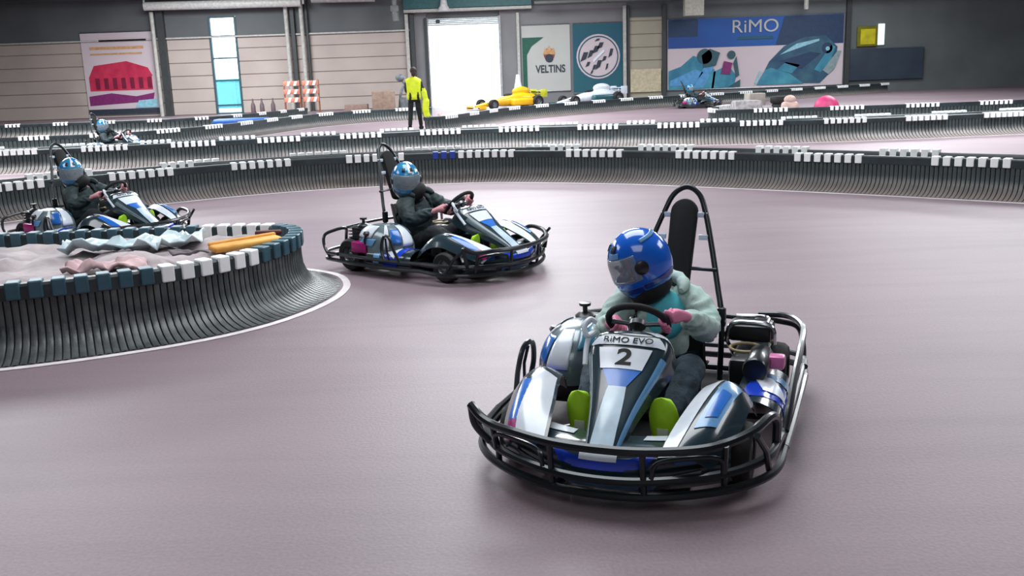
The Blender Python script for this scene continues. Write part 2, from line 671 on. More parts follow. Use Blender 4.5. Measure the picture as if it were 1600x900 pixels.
# outside, seen through the door and the window: hedge line and pale yard
bm = bmesh.new()
box(bm, (-21, 58, 0.85), (26, 0.2, 1.7), 0.02, seg=1)
for i in range(14):
    box(bm, (-33 + i * 1.9, 57.85, 0.85), (0.12, 0.12, 1.75), 0.01, seg=1)
hd = fin('yard_fence', bm, mat('fence_teal', (40, 150, 172), 0.6, c2=(60, 176, 190), scale=1.5), None, False)
tag(hd, 'blue-green fence outside, seen through the lower panes of the tall window', 'fence')


# ------------------------------------------------------------------ track barriers
def resample(P, step):
    P = [Vector((p[0], p[1], 0)) for p in P]
    P = catmull(P, 16)
    d = [0.0]
    for i in range(1, len(P)):
        d.append(d[-1] + (P[i] - P[i - 1]).length)
    L = d[-1]
    n = max(2, int(round(L / step)))
    out = []
    j = 0
    for i in range(n + 1):
        t = L * i / n
        while j < len(d) - 2 and d[j + 1] < t:
            j += 1
        f = (t - d[j]) / max(1e-9, d[j + 1] - d[j])
        out.append(P[j].lerp(P[j + 1], min(max(f, 0), 1)))
    return out


def normals(P, side):
    out = []
    for i in range(len(P)):
        t = (P[min(i + 1, len(P) - 1)] - P[max(i - 1, 0)]).normalized()
        out.append(Vector((t.y, -t.x, 0)) * side)
    return out


PROFILE = [(0.0, 0.40), (0.0, 0.26), (0.006, 0.185), (0.03, 0.12), (0.075, 0.07), (0.14, 0.034), (0.21, 0.013), (0.275, 0.004)]


def slats(parent, path, side, pitch=0.045, flare=1.0, m=None):
    P = resample(path, pitch)
    Nn = normals(P, side)
    bm = bmesh.new()
    for i in range(len(P) - 1):
        c = (P[i] + P[i + 1]) / 2
        n = (Nn[i] + Nn[i + 1]).normalized()
        t = (P[i + 1] - P[i])
        w = t.length
        t.normalize()
        rows = []
        for (o, z) in PROFILE:
            o *= flare
            hw = w * 0.5 * 0.82
            g = 0.0 if z > 0.2 else 0.004
            q = c + n * o
            # the foot follows the spread of the normals so slats fan out on a bend
            q1 = P[i] + Nn[i] * o
            q2 = P[i + 1] + Nn[i + 1] * o
            a = q1.lerp(q2, 0.10)
            b_ = q1.lerp(q2, 0.90)
            mdl = q1.lerp(q2, 0.5)
            nn = Vector((0, 0, 0.004)) if z < 0.06 else n * 0.006
            rows.append([bm.verts.new((a.x, a.y, z)), bm.verts.new((mdl.x + nn.x, mdl.y + nn.y, z + nn.z)), bm.verts.new((b_.x, b_.y, z))])
        for a_, b_ in zip(rows[:-1], rows[1:]):
            bm.faces.new((a_[0], a_[1], b_[1], b_[0]))
            bm.faces.new((a_[1], a_[2], b_[2], b_[1]))
    fin('slat_skirt', bm, m or M_slat, parent)
    # dark backing behind the slats
    bm = bmesh.new()
    prev = None
    for p, n in zip(P, Nn):
        row = [bm.verts.new((p.x + n.x * (o * flare - 0.016), p.y + n.y * (o * flare - 0.016), max(z - 0.006, 0.0015))) for (o, z) in PROFILE]
        if prev:
            for a in range(len(row) - 1):
                bm.faces.new((prev[a], prev[a + 1], row[a + 1], row[a]))
        prev = row
    fin('backing_sheet', bm, M_gap, parent)
    return


def rail(parent, path, side, z0=0.33, z1=0.425, m=None):
    P = resample(path, 0.125)
    Nn = normals(P, side)
    bm = bmesh.new()
    sec = [(0.008, z0), (0.012, z1 - 0.015), (0.0, z1), (-0.06, z1), (-0.072, z1 - 0.015), (-0.072, z0)]
    prev = None
    for p, n in zip(P, Nn):
        row = [bm.verts.new((p.x + n.x * o, p.y + n.y * o, z)) for (o, z) in sec]
        if prev:
            for a in range(len(row)):
                b_ = (a + 1) % len(row)
                bm.faces.new((prev[a], prev[b_], row[b_], row[a]))
        else:
            bm.faces.new(row)
        prev = row
    bm.faces.new(prev[::-1])
    fin('top_rail', bm, m or M_slat_top, parent)


CAPM = {}


def cap_mesh(kind):
    if kind in CAPM:
        return CAPM[kind]
    bm = bmesh.new()
    h = 0.105
    box(bm, (0, -0.026, 0.44 - h / 2), (0.080, 0.105, h), 0.008)
    me = bpy.data.meshes.new(kind)
    bm.to_mesh(me)
    bm.free()
    me.materials.append({'white_cap': M_cap_white, 'teal_cap': M_cap_teal}.get(kind, mat('cap_blue', (36, 70, 170), 0.4)))
    CAPM[kind] = me
    return me


def cap_row(parent, path, side, pattern, lift=0.0, limit=100):
    """pattern(i) gives 'white_cap', 'teal_cap' or None for every 0.125 m slot"""
    P = resample(path, 0.125)
    Nn = normals(P, side)
    cand = []
    for i in range(len(P)):
        kd = pattern(i, P[i])
        if kd:
            cand.append((P[i].length + (100 if abs(P[i].x) > 0.57 * P[i].y else 0), i, kd))
    cand.sort(key=lambda t: t[0])
    extra = {}
    for q, (_, i, kd) in enumerate(cand):
        n = Nn[i]
        ang = math.atan2(n.y, n.x) - PI / 2
        if q < limit:
            o = bpy.data.objects.new(kd, cap_mesh(kd))
            COL.objects.link(o)
            o.parent = parent
            o.location = (P[i].x, P[i].y, lift)
            o.rotation_euler = (0, 0, ang)
        else:
            extra.setdefault(kd, []).append((P[i], ang))
    for kd, lst in extra.items():
        bm = bmesh.new()
        for p, ang in lst:
            box(bm, (p.x, p.y, 0.3875 + lift), (0.088, 0.1, 0.105), 0.0, rot=RZ(ang))
        o = fin(kd, bm, M_cap_white if kd == 'white_cap' else M_cap_teal, parent, False)
        o['kind'] = 'stuff'


def offset_path(path, side, d, step=0.25):
    P = resample(path, step)
    Nn = normals(P, side)
    return [(p + n * d) for p, n in zip(P, Nn)]


def strip_on_floor(name, path, width, m, z=0.002):
    P = resample(path, 0.12)
    Nn = normals(P, 1)
    bm = bmesh.new()
    prev = None
    for p, n in zip(P, Nn):
        a = p + n * width / 2
        b_ = p - n * width / 2
        row = [bm.verts.new((a.x, a.y, z)), bm.verts.new((b_.x, b_.y, z)), bm.verts.new((b_.x, b_.y, z + 0.003)), bm.verts.new((a.x, a.y, z + 0.003))]
        if prev:
            for i in range(4):
                bm.faces.new((prev[i], prev[(i + 1) % 4], row[(i + 1) % 4], row[i]))
        prev = row
    o = fin(name, bm, m, None, False)
    o['kind'] = 'structure'
    return o


def filler(parent, A, B, z, m, name='infill_sheet'):
    A = resample(A, 0.25)
    n = len(A)
    B = resample(B, sum((B[i + 1] - B[i]).length for i in range(len(B) - 1)) / (n - 1) if isinstance(B[0], Vector) else 0.25)
    n = min(len(A), len(B))
    bm = bmesh.new()
    prev = None
    for i in range(n):
        a, b_ = A[i], B[i]
        row = []
        for q in range(4):
            p = a.lerp(b_, q / 3)
            row.append(bm.verts.new((p.x, p.y, z + 0.03 * noise.noise(p * 3.0))))
        if prev:
            for q in range(3):
                bm.faces.new((prev[q], prev[q + 1], row[q + 1], row[q]))
        prev = row
    fin(name, bm, m, parent)


M_infill = mat('infill_grey', (96, 92, 94), 0.8, c2=(60, 60, 62), scale=3)


def group7(off, period=13, on=7, kind='white_cap', other=None):
    def f(i, p):
        return kind if (i - off) % period < on else other
    return f


def opposite(front, off, period=13, on=7):
    """white where the facing slot of the front row is bare"""
    F = resample(front, 0.125)

    def f(i, p):
        j = min(range(len(F)), key=lambda q: (F[q] - p).length_squared)
        return 'white_cap' if (j - off) % period >= on else None
    return f


# --- near island barrier (left foreground)
A_path = [(-4.9, 5.15), (-3.9, 5.3), (-3.1, 5.5), (-2.6, 5.68), (-2.15, 5.93), (-1.86, 6.2), (-1.68, 6.52), (-1.58, 6.88), (-1.6, 7.22), (-1.74, 7.48),
          (-2.0, 7.6), (-2.5, 7.63), (-3.4, 7.6), (-4.9, 7.5)]
isl = root('track_barrier', 'near slatted barrier island at left with rounded end, white and blue caps', 'barrier')


def patA(i, p):
    if p.y < 6.45 and -2.24 < p.x:
        return 'white_cap'
    if p.y > 7.3 and -2.42 < p.x < -1.8:
        return 'white_cap'
    if p.y < 6.3 and p.x < -3.1 and p.x > -4.1:
        return 'white_cap'
    return 'teal_cap'


slats(isl, A_path, 1, 0.042)
rail(isl, A_path, 1)
cap_row(isl, A_path, 1, patA)
strip_on_floor('trim_line_1', offset_path(A_path, 1, 0.325), 0.055, M_paint)

# --- first long barrier across the middle
B_line = [(-8.2, 8.2), (-7.3, 9.6), (-6.4, 10.9), (-5.55, 11.85), (-4.6, 12.6), (-3.71, 13.2), (-2.52, 13.68), (-0.87, 13.86), (0.05, 13.72), (1.53, 13.08), (2.52, 12.42), (3.55, 11.66), (4.5, 10.9), (5.6, 9.95), (6.8, 8.8), (8.2, 7.4)]
strip_on_floor('trim_line_2', [Vector((x, y, 0)) for x, y in B_line], 0.06, M_paint)
B_front = offset_path(B_line, 1, -0.33)
B_back = offset_path(B_line, 1, -1.0)
bar = root('track_barrier', 'long slatted barrier curving right across the hall, first one behind both karts', 'barrier')
slats(bar, B_front, 1, 0.05, 1.0, M_slat_pale_foot)
rail(bar, B_front, 1)
rail(bar, B_back, -1)
slats(bar, B_back, -1, 0.1)


def patB(i, p):
    if (i - 4) % 13 < 7:
        return 'white_cap'
    if -1.12 < p.x < -0.72:
        return 'blue_cap'
    return None


cap_row(bar, B_front, 1, patB, limit=64)
cap_row(bar, B_back, -1, opposite(B_front, 4), 0.025, limit=36)
filler(bar, B_front, B_back, 0.27, M_infill)

# --- second long barrier
C_top = [(-18, 17.6), (-13, 17.9), (-9, 18.3), (-6.24, 18.85), (-4.6, 19.3), (-3.0, 19.7), (-1.4, 19.98), (0.28, 20.05), (1.79, 19.85), (3.28, 19.5), (5.0, 19.25), (6.88, 19.1), (9.5, 19.3), (13, 19.9), (17, 20.8)]
bar2 = root('track_barrier', 'second long slatted barrier, just behind the one that crosses the middle', 'barrier')
C_back = offset_path(C_top, 1, -0.65)
slats(bar2, C_top, 1, 0.07, 1.0, M_slat_pale_foot)
rail(bar2, C_top, 1)
rail(bar2, C_back, -1)
slats(bar2, C_back, -1, 0.14)
cap_row(bar2, C_top, 1, group7(2), limit=70)
cap_row(bar2, C_back, -1, opposite(C_top, 2), 0.025, limit=30)
filler(bar2, C_top, C_back, 0.27, M_infill)
strip_on_floor('trim_line_3', offset_path(C_top, 1, 0.32), 0.06, M_paint)

# --- far left barriers
D_top = [(-17, 23.0), (-12.5, 23.2), (-9.6, 23.6), (-8.73, 24.3), (-8.05, 25.5), (-7.5, 27.0), (-6.9, 29.6), (-6.3, 31.6), (-5.1, 33.4), (-3.7, 34.2), (-2.6, 34.4)]
bar3 = root('track_barrier', 'far left slatted barrier bending away toward the worker in the yellow vest', 'barrier')
slats(bar3, D_top, 1, 0.1, 1.0, M_slat_pale_foot)
rail(bar3, D_top, 1)
cap_row(bar3, D_top, 1, group7(4, 13, 6), limit=60)
strip_on_floor('trim_line_4', offset_path(D_top, 1, 0.33), 0.09, M_paint)
D2 = [(-24, 31.0), (-18, 31.4), (-13, 31.8), (-11, 32.0), (-9.6, 33.0), (-8.6, 35.5), (-7.8, 38.5)]
bar4 = root('track_barrier', 'farthest left barrier in front of the red pavilion banner and the tall window', 'barrier')
slats(bar4, D2, 1, 0.14, 1.0, M_slat_pale_foot)
rail(bar4, D2, 1)
cap_row(bar4, D2, 1, group7(3, 12, 4), limit=40)

# --- far right barriers
E_top = [(-2.2, 26.4), (-1.6, 27.0), (-0.9, 28.8), (0.0, 31.2), (0.9, 32.6), (2.6, 34.6), (5.1, 37.1), (7.6, 38.8), (10.3, 40.5), (14.0, 43.2), (18.0, 46.0)]
bar5 = root('track_barrier', 'far right barrier running up to the blue kart banner, dashed with white caps', 'barrier')
slats(bar5, E_top, 1, 0.12, 1.0, M_slat_pale_foot)
rail(bar5, E_top, 1)
cap_row(bar5, E_top, 1, group7(6, 13, 6), limit=80)
F_top = [(6.3, 27.5), (5.6, 26.4), (5.3, 25.3), (5.7, 24.6), (6.6, 24.45), (8.8, 24.3), (11, 24.3), (14, 24.5), (17, 24.9)]
bar6 = root('track_barrier', 'right barrier with rounded left end, in front of the grey bags and pink cushion', 'barrier')
slats(bar6, F_top, 1, 0.09, 1.0, M_slat_pale_foot)
rail(bar6, F_top, 1)
cap_row(bar6, F_top, 1, group7(1, 15, 7), limit=60)

# --- what lies inside the near island
bm = bmesh.new()
gx, gy = 46, 26
V = []
inner = [p for p in resample(A_path, 0.1)]
for i in range(gx + 1):
    row = []
    x = -4.8 + (3.03) * i / gx
    lo, hi = 5.2, 7.6
    cand = [p.y for p in inner if abs(p.x - x) < 0.07]
    if cand:
        lo, hi = min(cand) + 0.085, max(cand) - 0.085
    if hi - lo < 0.3:
        lo, hi = 6.6, 7.2
    for j in range(gy + 1):
        y = lo + (hi - lo) * j / gy
        q = Vector((x * 2.2, y * 2.2, 3.1))
        z = 0.345 + 0.055 * noise.noise(q) + 0.09 * abs(noise.noise(q * 1.7)) + 0.03 * noise.noise(q * 4)
        e = min(1, min(j, gy - j) / 3.0)
        row.append(bm.verts.new((x, y, z * (0.85 + 0.15 * e))))
    V.append(row)
for i in range(gx):
    for j in range(gy):
        bm.faces.new((V[i][j], V[i + 1][j], V[i + 1][j + 1], V[i][j + 1]))
tp = fin('tarpaulin', bm, M_tarp)
sm = tp.modifiers.new('thick', 'SOLIDIFY')
sm.thickness = 0.008
tag(tp, 'crumpled grey tarpaulin filling the inside of the near left barrier island', 'tarpaulin')

bm = bmesh.new()
box(bm, (0, 0, 0), (0.50, 0.17, 0.045), 0.018, seg=3)
box(bm, (0, 0.07, 0.024), (0.50, 0.035, 0.03), 0.012, seg=3)
fo = fin('foam_pad', bm, mat('orange_foam', (232, 178, 96), 0.8, c2=(214, 150, 70), scale=6))
fo.location = (-1.89, 6.78, 0.415)
fo.rotation_euler = (0, math.radians(-2), math.radians(34))
tag(fo, 'orange foam pad lying on the grey tarpaulin behind the white caps', 'pad')
bm = bmesh.new()
box(bm, (0, 0, 0), (0.20, 0.06, 0.035), 0.012)
ro = fin('wooden_block', bm, mat('dark_red_wood', (96, 44, 40), 0.7))
ro.location = (-1.86, 7.32, 0.405)
ro.rotation_euler = (0, 0, math.radians(4))
tag(ro, 'small dark red block beside the orange foam pad at the island tip', 'block')


def sheet(name, label, cat, m, cx_, cy_, z, lx, ly, rz_, amp, seed):
    bm = bmesh.new()
    G = []
    for i in range(19):
        row = []
        for j in range(13):
            x, y = (i / 18 - 0.5) * lx, (j / 12 - 0.5) * ly
            q = Vector((x * 7 + seed, y * 7, seed))
            row.append(bm.verts.new((x + 0.03 * noise.noise(q * 1.3), y + 0.03 * noise.noise(q * 0.9 + Vector((5, 1, 2))), amp * (abs(noise.noise(q)) + 0.4 * noise.noise(q * 2.6)))))
        G.append(row)
    for i in range(18):
        for j in range(12):
            bm.faces.new((G[i][j], G[i + 1][j], G[i + 1][j + 1], G[i][j + 1]))
    o = fin(name, bm, m)
    q = o.modifiers.new('thick', 'SOLIDIFY')
    q.thickness = 0.012
    o.location = (cx_, cy_, z)
    o.rotation_euler = (0, 0, rz_)
    return tag(o, label, cat)


sheet('plastic_sheet', 'pale blue-white crumpled plastic sheet on the tarpaulin of the near left island', 'sheet', mat('ice_sheet', (206, 218, 222), 0.4, c2=(160, 184, 192), scale=6), -2.75, 6.95, 0.41, 0.95, 0.42, 0.25, 0.13, 3.0)
sheet('folded_cloth', 'dark grey folded cloth lying in the middle of the tarpaulin, left of the orange pad', 'cloth', mat('dark_cloth', (112, 104, 108), 0.8, c2=(84, 78, 82)), -2.18, 6.42, 0.425, 0.24, 0.10, 0.5, 0.05, 8.0)
sheet('pink_cloth', 'dusty pink cloth on the tarpaulin close to the blue caps at the near left', 'cloth', mat('pink_cloth', (206, 176, 178), 0.8, c2=(178, 148, 152)), -2.62, 6.12, 0.41, 0.5, 0.3, 0.3, 0.09, 14.0)

# ------------------------------------------------------------------ go kart
def wheel(parent, x, y, r, w):
    bm = bmesh.new()
    s = 1 if y > 0 else -1
    prof = [(r * 0.52, -w / 2), (r * 0.86, -w / 2), (r * 0.97, -w * 0.40), (r, -w * 0.22), (r, w * 0.22), (r * 0.97, w * 0.40), (r * 0.86, w / 2), (r * 0.52, w / 2), (r * 0.5, 0.0)]
    seg = 28
    rings = []
    for (rr, h) in prof:
        rings.append([bm.verts.new((rr * math.cos(2 * PI * q / seg), h, rr * math.sin(2 * PI * q / seg))) for q in range(seg)])
    for i in range(len(rings)):
        A, B = rings[i], rings[(i + 1) % len(rings)]
        for q in range(seg):
            bm.faces.new((A[q], A[(q + 1) % seg], B[(q + 1) % seg], B[q]))
    t = fin('tyre', bm, M_rubber, parent)
    t.location = (x, y, r)
    bm = bmesh.new()
    lathe(bm, [(0.0, s * w * 0.28), (r * 0.16, s * w * 0.34), (r * 0.2, s * w * 0.18), (r * 0.44, s * w * 0.2), (r * 0.5, s * w * 0.42), (r * 0.56, s * w * 0.47),
               (r * 0.56, s * w * 0.38), (r * 0.5, s * w * 0.3), (r * 0.5, -s * w * 0.45), (0.0, -s * w * 0.45)], (0, 0, 0), 'y', 24)
    fin('rim', bm, M_alu, t)
    bm = bmesh.new()
    for q in range(5):
        a = 2 * PI * q / 5
        lathe(bm, [(0.0, s * (w * 0.2 + 0.012)), (0.006, s * (w * 0.2 + 0.01)), (0.006, s * w * 0.18)], (r * 0.3 * math.cos(a), 0, r * 0.3 * math.sin(a)), 'y', 6)
    fin('wheel_nut', bm, M_chrome, t)


def make_kart(label, number):
    K = root('go_kart', label, 'go-kart')
    # --- chassis
    bm = bmesh.new()
    box(bm, (-0.08, 0, 0.05), (1.30, 0.56, 0.012), 0.004)
    box(bm, (-0.62, 0, 0.05), (0.3, 0.62, 0.012), 0.004)
    fin('floor_tray', bm, M_blackplastic, K)
    bm = bmesh.new()
    for s in (-1, 1):
        tube(bm, [(0.70, s * 0.12, 0.075), (0.55, s * 0.2, 0.075), (0.2, s * 0.27, 0.075), (-0.3, s * 0.3, 0.075), (-0.82, s * 0.32, 0.09)], 0.016)
    tube(bm, [(0.40, -0.36, 0.11), (0.40, 0, 0.1), (0.40, 0.36, 0.11)], 0.015)
    tube(bm, [(-0.58, -0.42, 0.135), (-0.58, 0.42, 0.135)], 0.017, smooth=0)
    tube(bm, [(-0.1, -0.5, 0.08), (-0.1, 0.5, 0.08)], 0.014, smooth=0)
    tube(bm, [(-0.36, -0.5, 0.08), (-0.36, 0.5, 0.08)], 0.014, smooth=0)
    fin('chassis_frame', bm, M_blacksteel, K)

    # --- wheels
    for x, y, r, w in ((0.40, 0.44, 0.118, 0.11), (0.40, -0.44, 0.118, 0.11), (-0.60, 0.44, 0.135, 0.17), (-0.60, -0.44, 0.135, 0.17)):
        wheel(K, x, y, r, w)

    # --- front bumper: lower and upper tube with uprights, plus raised corner horns
    bm = bmesh.new()
    low = [(0.25, -0.60, 0.10), (0.46, -0.585, 0.085), (0.62, -0.49, 0.08), (0.74, -0.32, 0.075), (0.805, -0.12, 0.07), (0.805, 0.12, 0.07), (0.74, 0.32, 0.075), (0.62, 0.49, 0.08), (0.46, 0.585, 0.085), (0.25, 0.60, 0.10)]
    tube(bm, low, 0.0165)
    mid = [(0.27, -0.585, 0.15), (0.48, -0.56, 0.145), (0.65, -0.45, 0.14), (0.76, -0.28, 0.135), (0.815, -0.1, 0.13), (0.815, 0.1, 0.13), (0.76, 0.28, 0.135), (0.65, 0.45, 0.14), (0.48, 0.56, 0.145), (0.27, 0.585, 0.15)]
    tube(bm, mid, 0.0165)
    upp = [(0.655, -0.545, 0.30), (0.685, -0.49, 0.265), (0.72, -0.42, 0.250), (0.77, -0.33, 0.255), (0.82, -0.16, 0.25), (0.835, 0, 0.25), (0.82, 0.16, 0.25), (0.77, 0.33, 0.255), (0.70, 0.43, 0.262), (0.60, 0.515, 0.28), (0.46, 0.56, 0.29), (0.375, 0.575, 0.25), (0.36, 0.575, 0.15)]
    tube(bm, upp, 0.0175)
    for s in (-1, 1):
        tube(bm, [(0.79, s * 0.17, 0.072), (0.80, s * 0.17, 0.13), (0.815, s * 0.17, 0.25)], 0.012, smooth=0)
        tube(bm, [(0.66, s * 0.43, 0.082), (0.67, s * 0.43, 0.14), (0.71, s * 0.44, 0.262)], 0.012, smooth=0)
        tube(bm, [(0.48, s * 0.565, 0.085), (0.56, s * 0.56, 0.2), (0.66, s * 0.54, 0.29)], 0.012, smooth=0)
        tube(bm, [(0.80, s * 0.17, 0.072), (0.7, s * 0.14, 0.075), (0.62, s * 0.12, 0.08)], 0.014, smooth=0)
    tube(bm, [(0.655, -0.545, 0.30), (0.655, -0.53, 0.22), (0.63, -0.48, 0.145)], 0.014)
    fin('front_bumper', bm, M_blacksteel, K)
    # inner loop bars on the bumper face
    for s in (-1, 1):
        bm = bmesh.new()
        tube(bm, [(0.81, s * 0.20, 0.15), (0.80, s * 0.22, 0.205), (0.76, s * 0.32, 0.22), (0.71, s * 0.42, 0.21), (0.69, s * 0.43, 0.15)], 0.009)
        fin('bumper_loop', bm, M_blacksteel, K)

    # --- side and rear guards
    for s in (-1, 1):
        bm = bmesh.new()
        tube(bm, [(0.27, s * 0.60, 0.10), (0.0, s * 0.60, 0.09), (-0.4, s * 0.60, 0.09), (-0.66, s * 0.60, 0.10)], 0.0165)
        tube(bm, [(0.27, s * 0.585, 0.15), (0.0, s * 0.59, 0.145), (-0.4, s * 0.59, 0.145), (-0.66, s * 0.59, 0.15)], 0.014)
        if s > 0:
            tube(bm, [(0.22, 0.595, 0.15), (0.12, 0.60, 0.22), (-0.1, 0.60, 0.285), (-0.35, 0.60, 0.33), (-0.62, 0.585, 0.35), (-0.80, 0.50, 0.35), (-0.84, 0.36, 0.34)], 0.015)
        else:
            tube(bm, [(0.04, -0.595, 0.15), (-0.01, -0.6, 0.24), (-0.06, -0.59, 0.325), (-0.13, -0.575, 0.33), (-0.16, -0.58, 0.24), (-0.13, -0.59, 0.15)], 0.0125)
            tube(bm, [(-0.07, -0.595, 0.15), (-0.085, -0.6, 0.24), (-0.105, -0.585, 0.32)], 0.008, smooth=0)
        fin('side_guard', bm, M_blacksteel, K)
    bm = bmesh.new()
    tube(bm, [(-0.64, -0.60, 0.10), (-0.80, -0.575, 0.10), (-0.88, -0.46, 0.10), (-0.90, -0.2, 0.10), (-0.90, 0.2, 0.10), (-0.88, 0.46, 0.10), (-0.80, 0.575, 0.10), (-0.64, 0.60, 0.10)], 0.0165)
    tube(bm, [(-0.64, -0.60, 0.15), (-0.80, -0.575, 0.15), (-0.88, -0.46, 0.15), (-0.90, -0.2, 0.15), (-0.90, 0.2, 0.15), (-0.88, 0.46, 0.15), (-0.80, 0.575, 0.15), (-0.64, 0.60, 0.15)], 0.014)
    for s in (-1, 1):
        tube(bm, [(-0.76, s * 0.585, 0.12), (-0.83, s * 0.575, 0.2), (-0.85, s * 0.55, 0.28), (-0.83, s * 0.48, 0.31), (-0.80, s * 0.36, 0.32), (-0.86, s * 0.3, 0.24), (-0.88, s * 0.3, 0.12)], 0.0135)
    tube(bm, [(-0.82, -0.36, 0.32), (-0.83, 0, 0.33), (-0.82, 0.36, 0.32)], 0.013)
    fin('rear_guard', bm, M_blacksteel, K)

    # --- front fairing between the bumper tubes
    rows = []
    for y in (-0.44, -0.33, -0.2, -0.07, 0.07, 0.2, 0.33, 0.44):
        fx = 0.80 - 0.85 * y * y - 0.1 * abs(y)
        rows.append([(fx - 0.20, y, 0.215 - 0.03 * abs(y)), (fx - 0.09, y, 0.225 - 0.04 * abs(y)), (fx - 0.02, y, 0.205), (fx + 0.0, y, 0.16), (fx - 0.01, y, 0.10), (fx - 0.06, y, 0.055)])
    S = Surf(rows)
    bm = bmesh.new()
    nsg = 1 if (S.frame(0.5, 0.5)[2].x > 0) else -1
    S.patch(bm, FULL, 0, 28, 14, th=-0.006 * nsg)
    ff = fin('front_fairing', bm, M_darkteal, K)

    def dec(name, quad, m, off=0.003, SS=S, par=ff, sg=None, nu=12, nv=5):
        b_ = bmesh.new()
        SS.patch(b_, quad, off * (sg or nsg), nu, nv, th=0.0015 * (sg or nsg))
        return fin(name, b_, m, par)
    dec('white_trim', ((0.02, 0.02), (0.36, 0.02), (0.36, 0.12), (0.02, 0.16)), M_white)
    dec('white_trim', ((0.64, 0.02), (0.98, 0.02), (0.98, 0.16), (0.64, 0.12)), M_white)
    dec('blue_decal', ((0.30, 0.38), (0.40, 0.46), (0.40, 0.60), (0.34, 0.58)), M_deepblue)
    dec('blue_decal', ((0.40, 0.46), (0.60, 0.46), (0.60, 0.62), (0.40, 0.62)), M_deepblue)
    dec('blue_decal', ((0.60, 0.46), (0.72, 0.38), (0.68, 0.58), (0.60, 0.60)), M_deepblue)
    dec('white_label', ((0.43, 0.40), (0.57, 0.40), (0.57, 0.50), (0.43, 0.50)), M_white, 0.006)
    dec('light_blue_decal', ((0.08, 0.34), (0.24, 0.34), (0.22, 0.56), (0.12, 0.56)), M_blue)
    dec('light_blue_decal', ((0.76, 0.34), (0.92, 0.34), (0.88, 0.56), (0.78, 0.56)), M_blue)
    dec('silver_trim', ((0.28, 0.80), (0.72, 0.80), (0.70, 0.93), (0.30, 0.93)), M_lightblue)
    dec('silver_trim', ((0.12, 0.66), (0.24, 0.70), (0.24, 0.84), (0.14, 0.8)), M_greyteal)
    dec('silver_trim', ((0.76, 0.70), (0.88, 0.66), (0.86, 0.8), (0.76, 0.84)), M_greyteal)

    # --- steering cone with number plate
    sec = [(0.745, 0.215, 0.060, 0.02), (0.675, 0.265, 0.072, 0.03), (0.585, 0.320, 0.090, 0.04), (0.50, 0.372, 0.115, 0.05), (0.42, 0.425, 0.142, 0.06), (0.35, 0.478, 0.163, 0.07), (0.295, 0.515, 0.158, 0.07), (0.25, 0.52, 0.12, 0.06)]
    rows = []
    for (x, z, hw, bow) in sec:
        rows.append([(x - bow, -hw * 1.06, z - bow * 1.5), (x - bow * 0.22, -hw * 0.92, z - bow * 0.25), (x, -hw * 0.5, z), (x + 0.003, 0, z + 0.004), (x, hw * 0.5, z), (x - bow * 0.22, hw * 0.92, z - bow * 0.25), (x - bow, hw * 1.06, z - bow * 1.5)])
    S2 = Surf(rows)
    sg2 = 1 if S2.frame(0.5, 0.5)[2].z > 0 else -1
    bm = bmesh.new()
    S2.patch(bm, FULL, 0, 26, 20, th=-0.005 * sg2)
    cone = fin('steering_cone', bm, M_darkteal, K)
    dc = lambda n_, q_, m_, off=0.002: dec(n_, q_, m_, off, S2, cone, sg2, 12, 6)
    dc('white_stripe', ((0.02, 0.26), (0.42, 0.40), (0.42, 0.60), (0.02, 0.74)), mat('ice_white_plastic', (205, 228, 244), 0.25, 0, 0.4))
    dc('blue_stripe', ((0.42, 0.40), (0.56, 0.30), (0.56, 0.70), (0.42, 0.60)), M_blue)
    dc('edge_trim', ((0.0, 0.80), (0.66, 0.80), (0.66, 0.87), (0.0, 0.90)), M_lightblue)
    dc('edge_trim', ((0.0, 0.10), (0.66, 0.13), (0.66, 0.20), (0.0, 0.20)), M_greyteal)
    dc('white_corner', ((0.86, 0.72), (0.97, 0.62), (0.96, 0.88), (0.84, 0.93)), M_white)
    b_ = bmesh.new()
    q = ((0.545, 0.29), (0.705, 0.27), (0.705, 0.71), (0.545, 0.69))
    S2.patch(b_, q, 0.003 * sg2, 6, 8, th=0.003 * sg2)
    plate = fin('number_plate', b_, M_white, cone)
    du, dv, n_ = S2.frame(0.625, 0.5)
    n_ = n_ * sg2
    pos = S2.at(0.625, 0.5) + n_ * 0.007
    xax = Vector((0, 1, 0))
    uax = n_.cross(xax)
    text_mesh('number', number, 0.105, frameM(pos, xax, uax), M_matteblack, plate, 0.0015, 0.0022, 1.25)
    b_ = bmesh.new()
    S2.patch(b_, ((0.735, 0.18), (0.815, 0.24), (0.815, 0.76), (0.735, 0.82)), 0.003 * sg2, 4, 8, th=0.002 * sg2)
    strip = fin('name_strip', b_, M_white, cone)
    du, dv, n_ = S2.frame(0.775, 0.5)
    n_ = n_ * sg2
    pos = S2.at(0.775, 0.5) + n_ * 0.0065
    text_mesh('lettering', 'RiMO EVO', 0.038, frameM(pos, xax, n_.cross(xax)), M_matteblack, strip, 0.001, 0.0, 1.15)

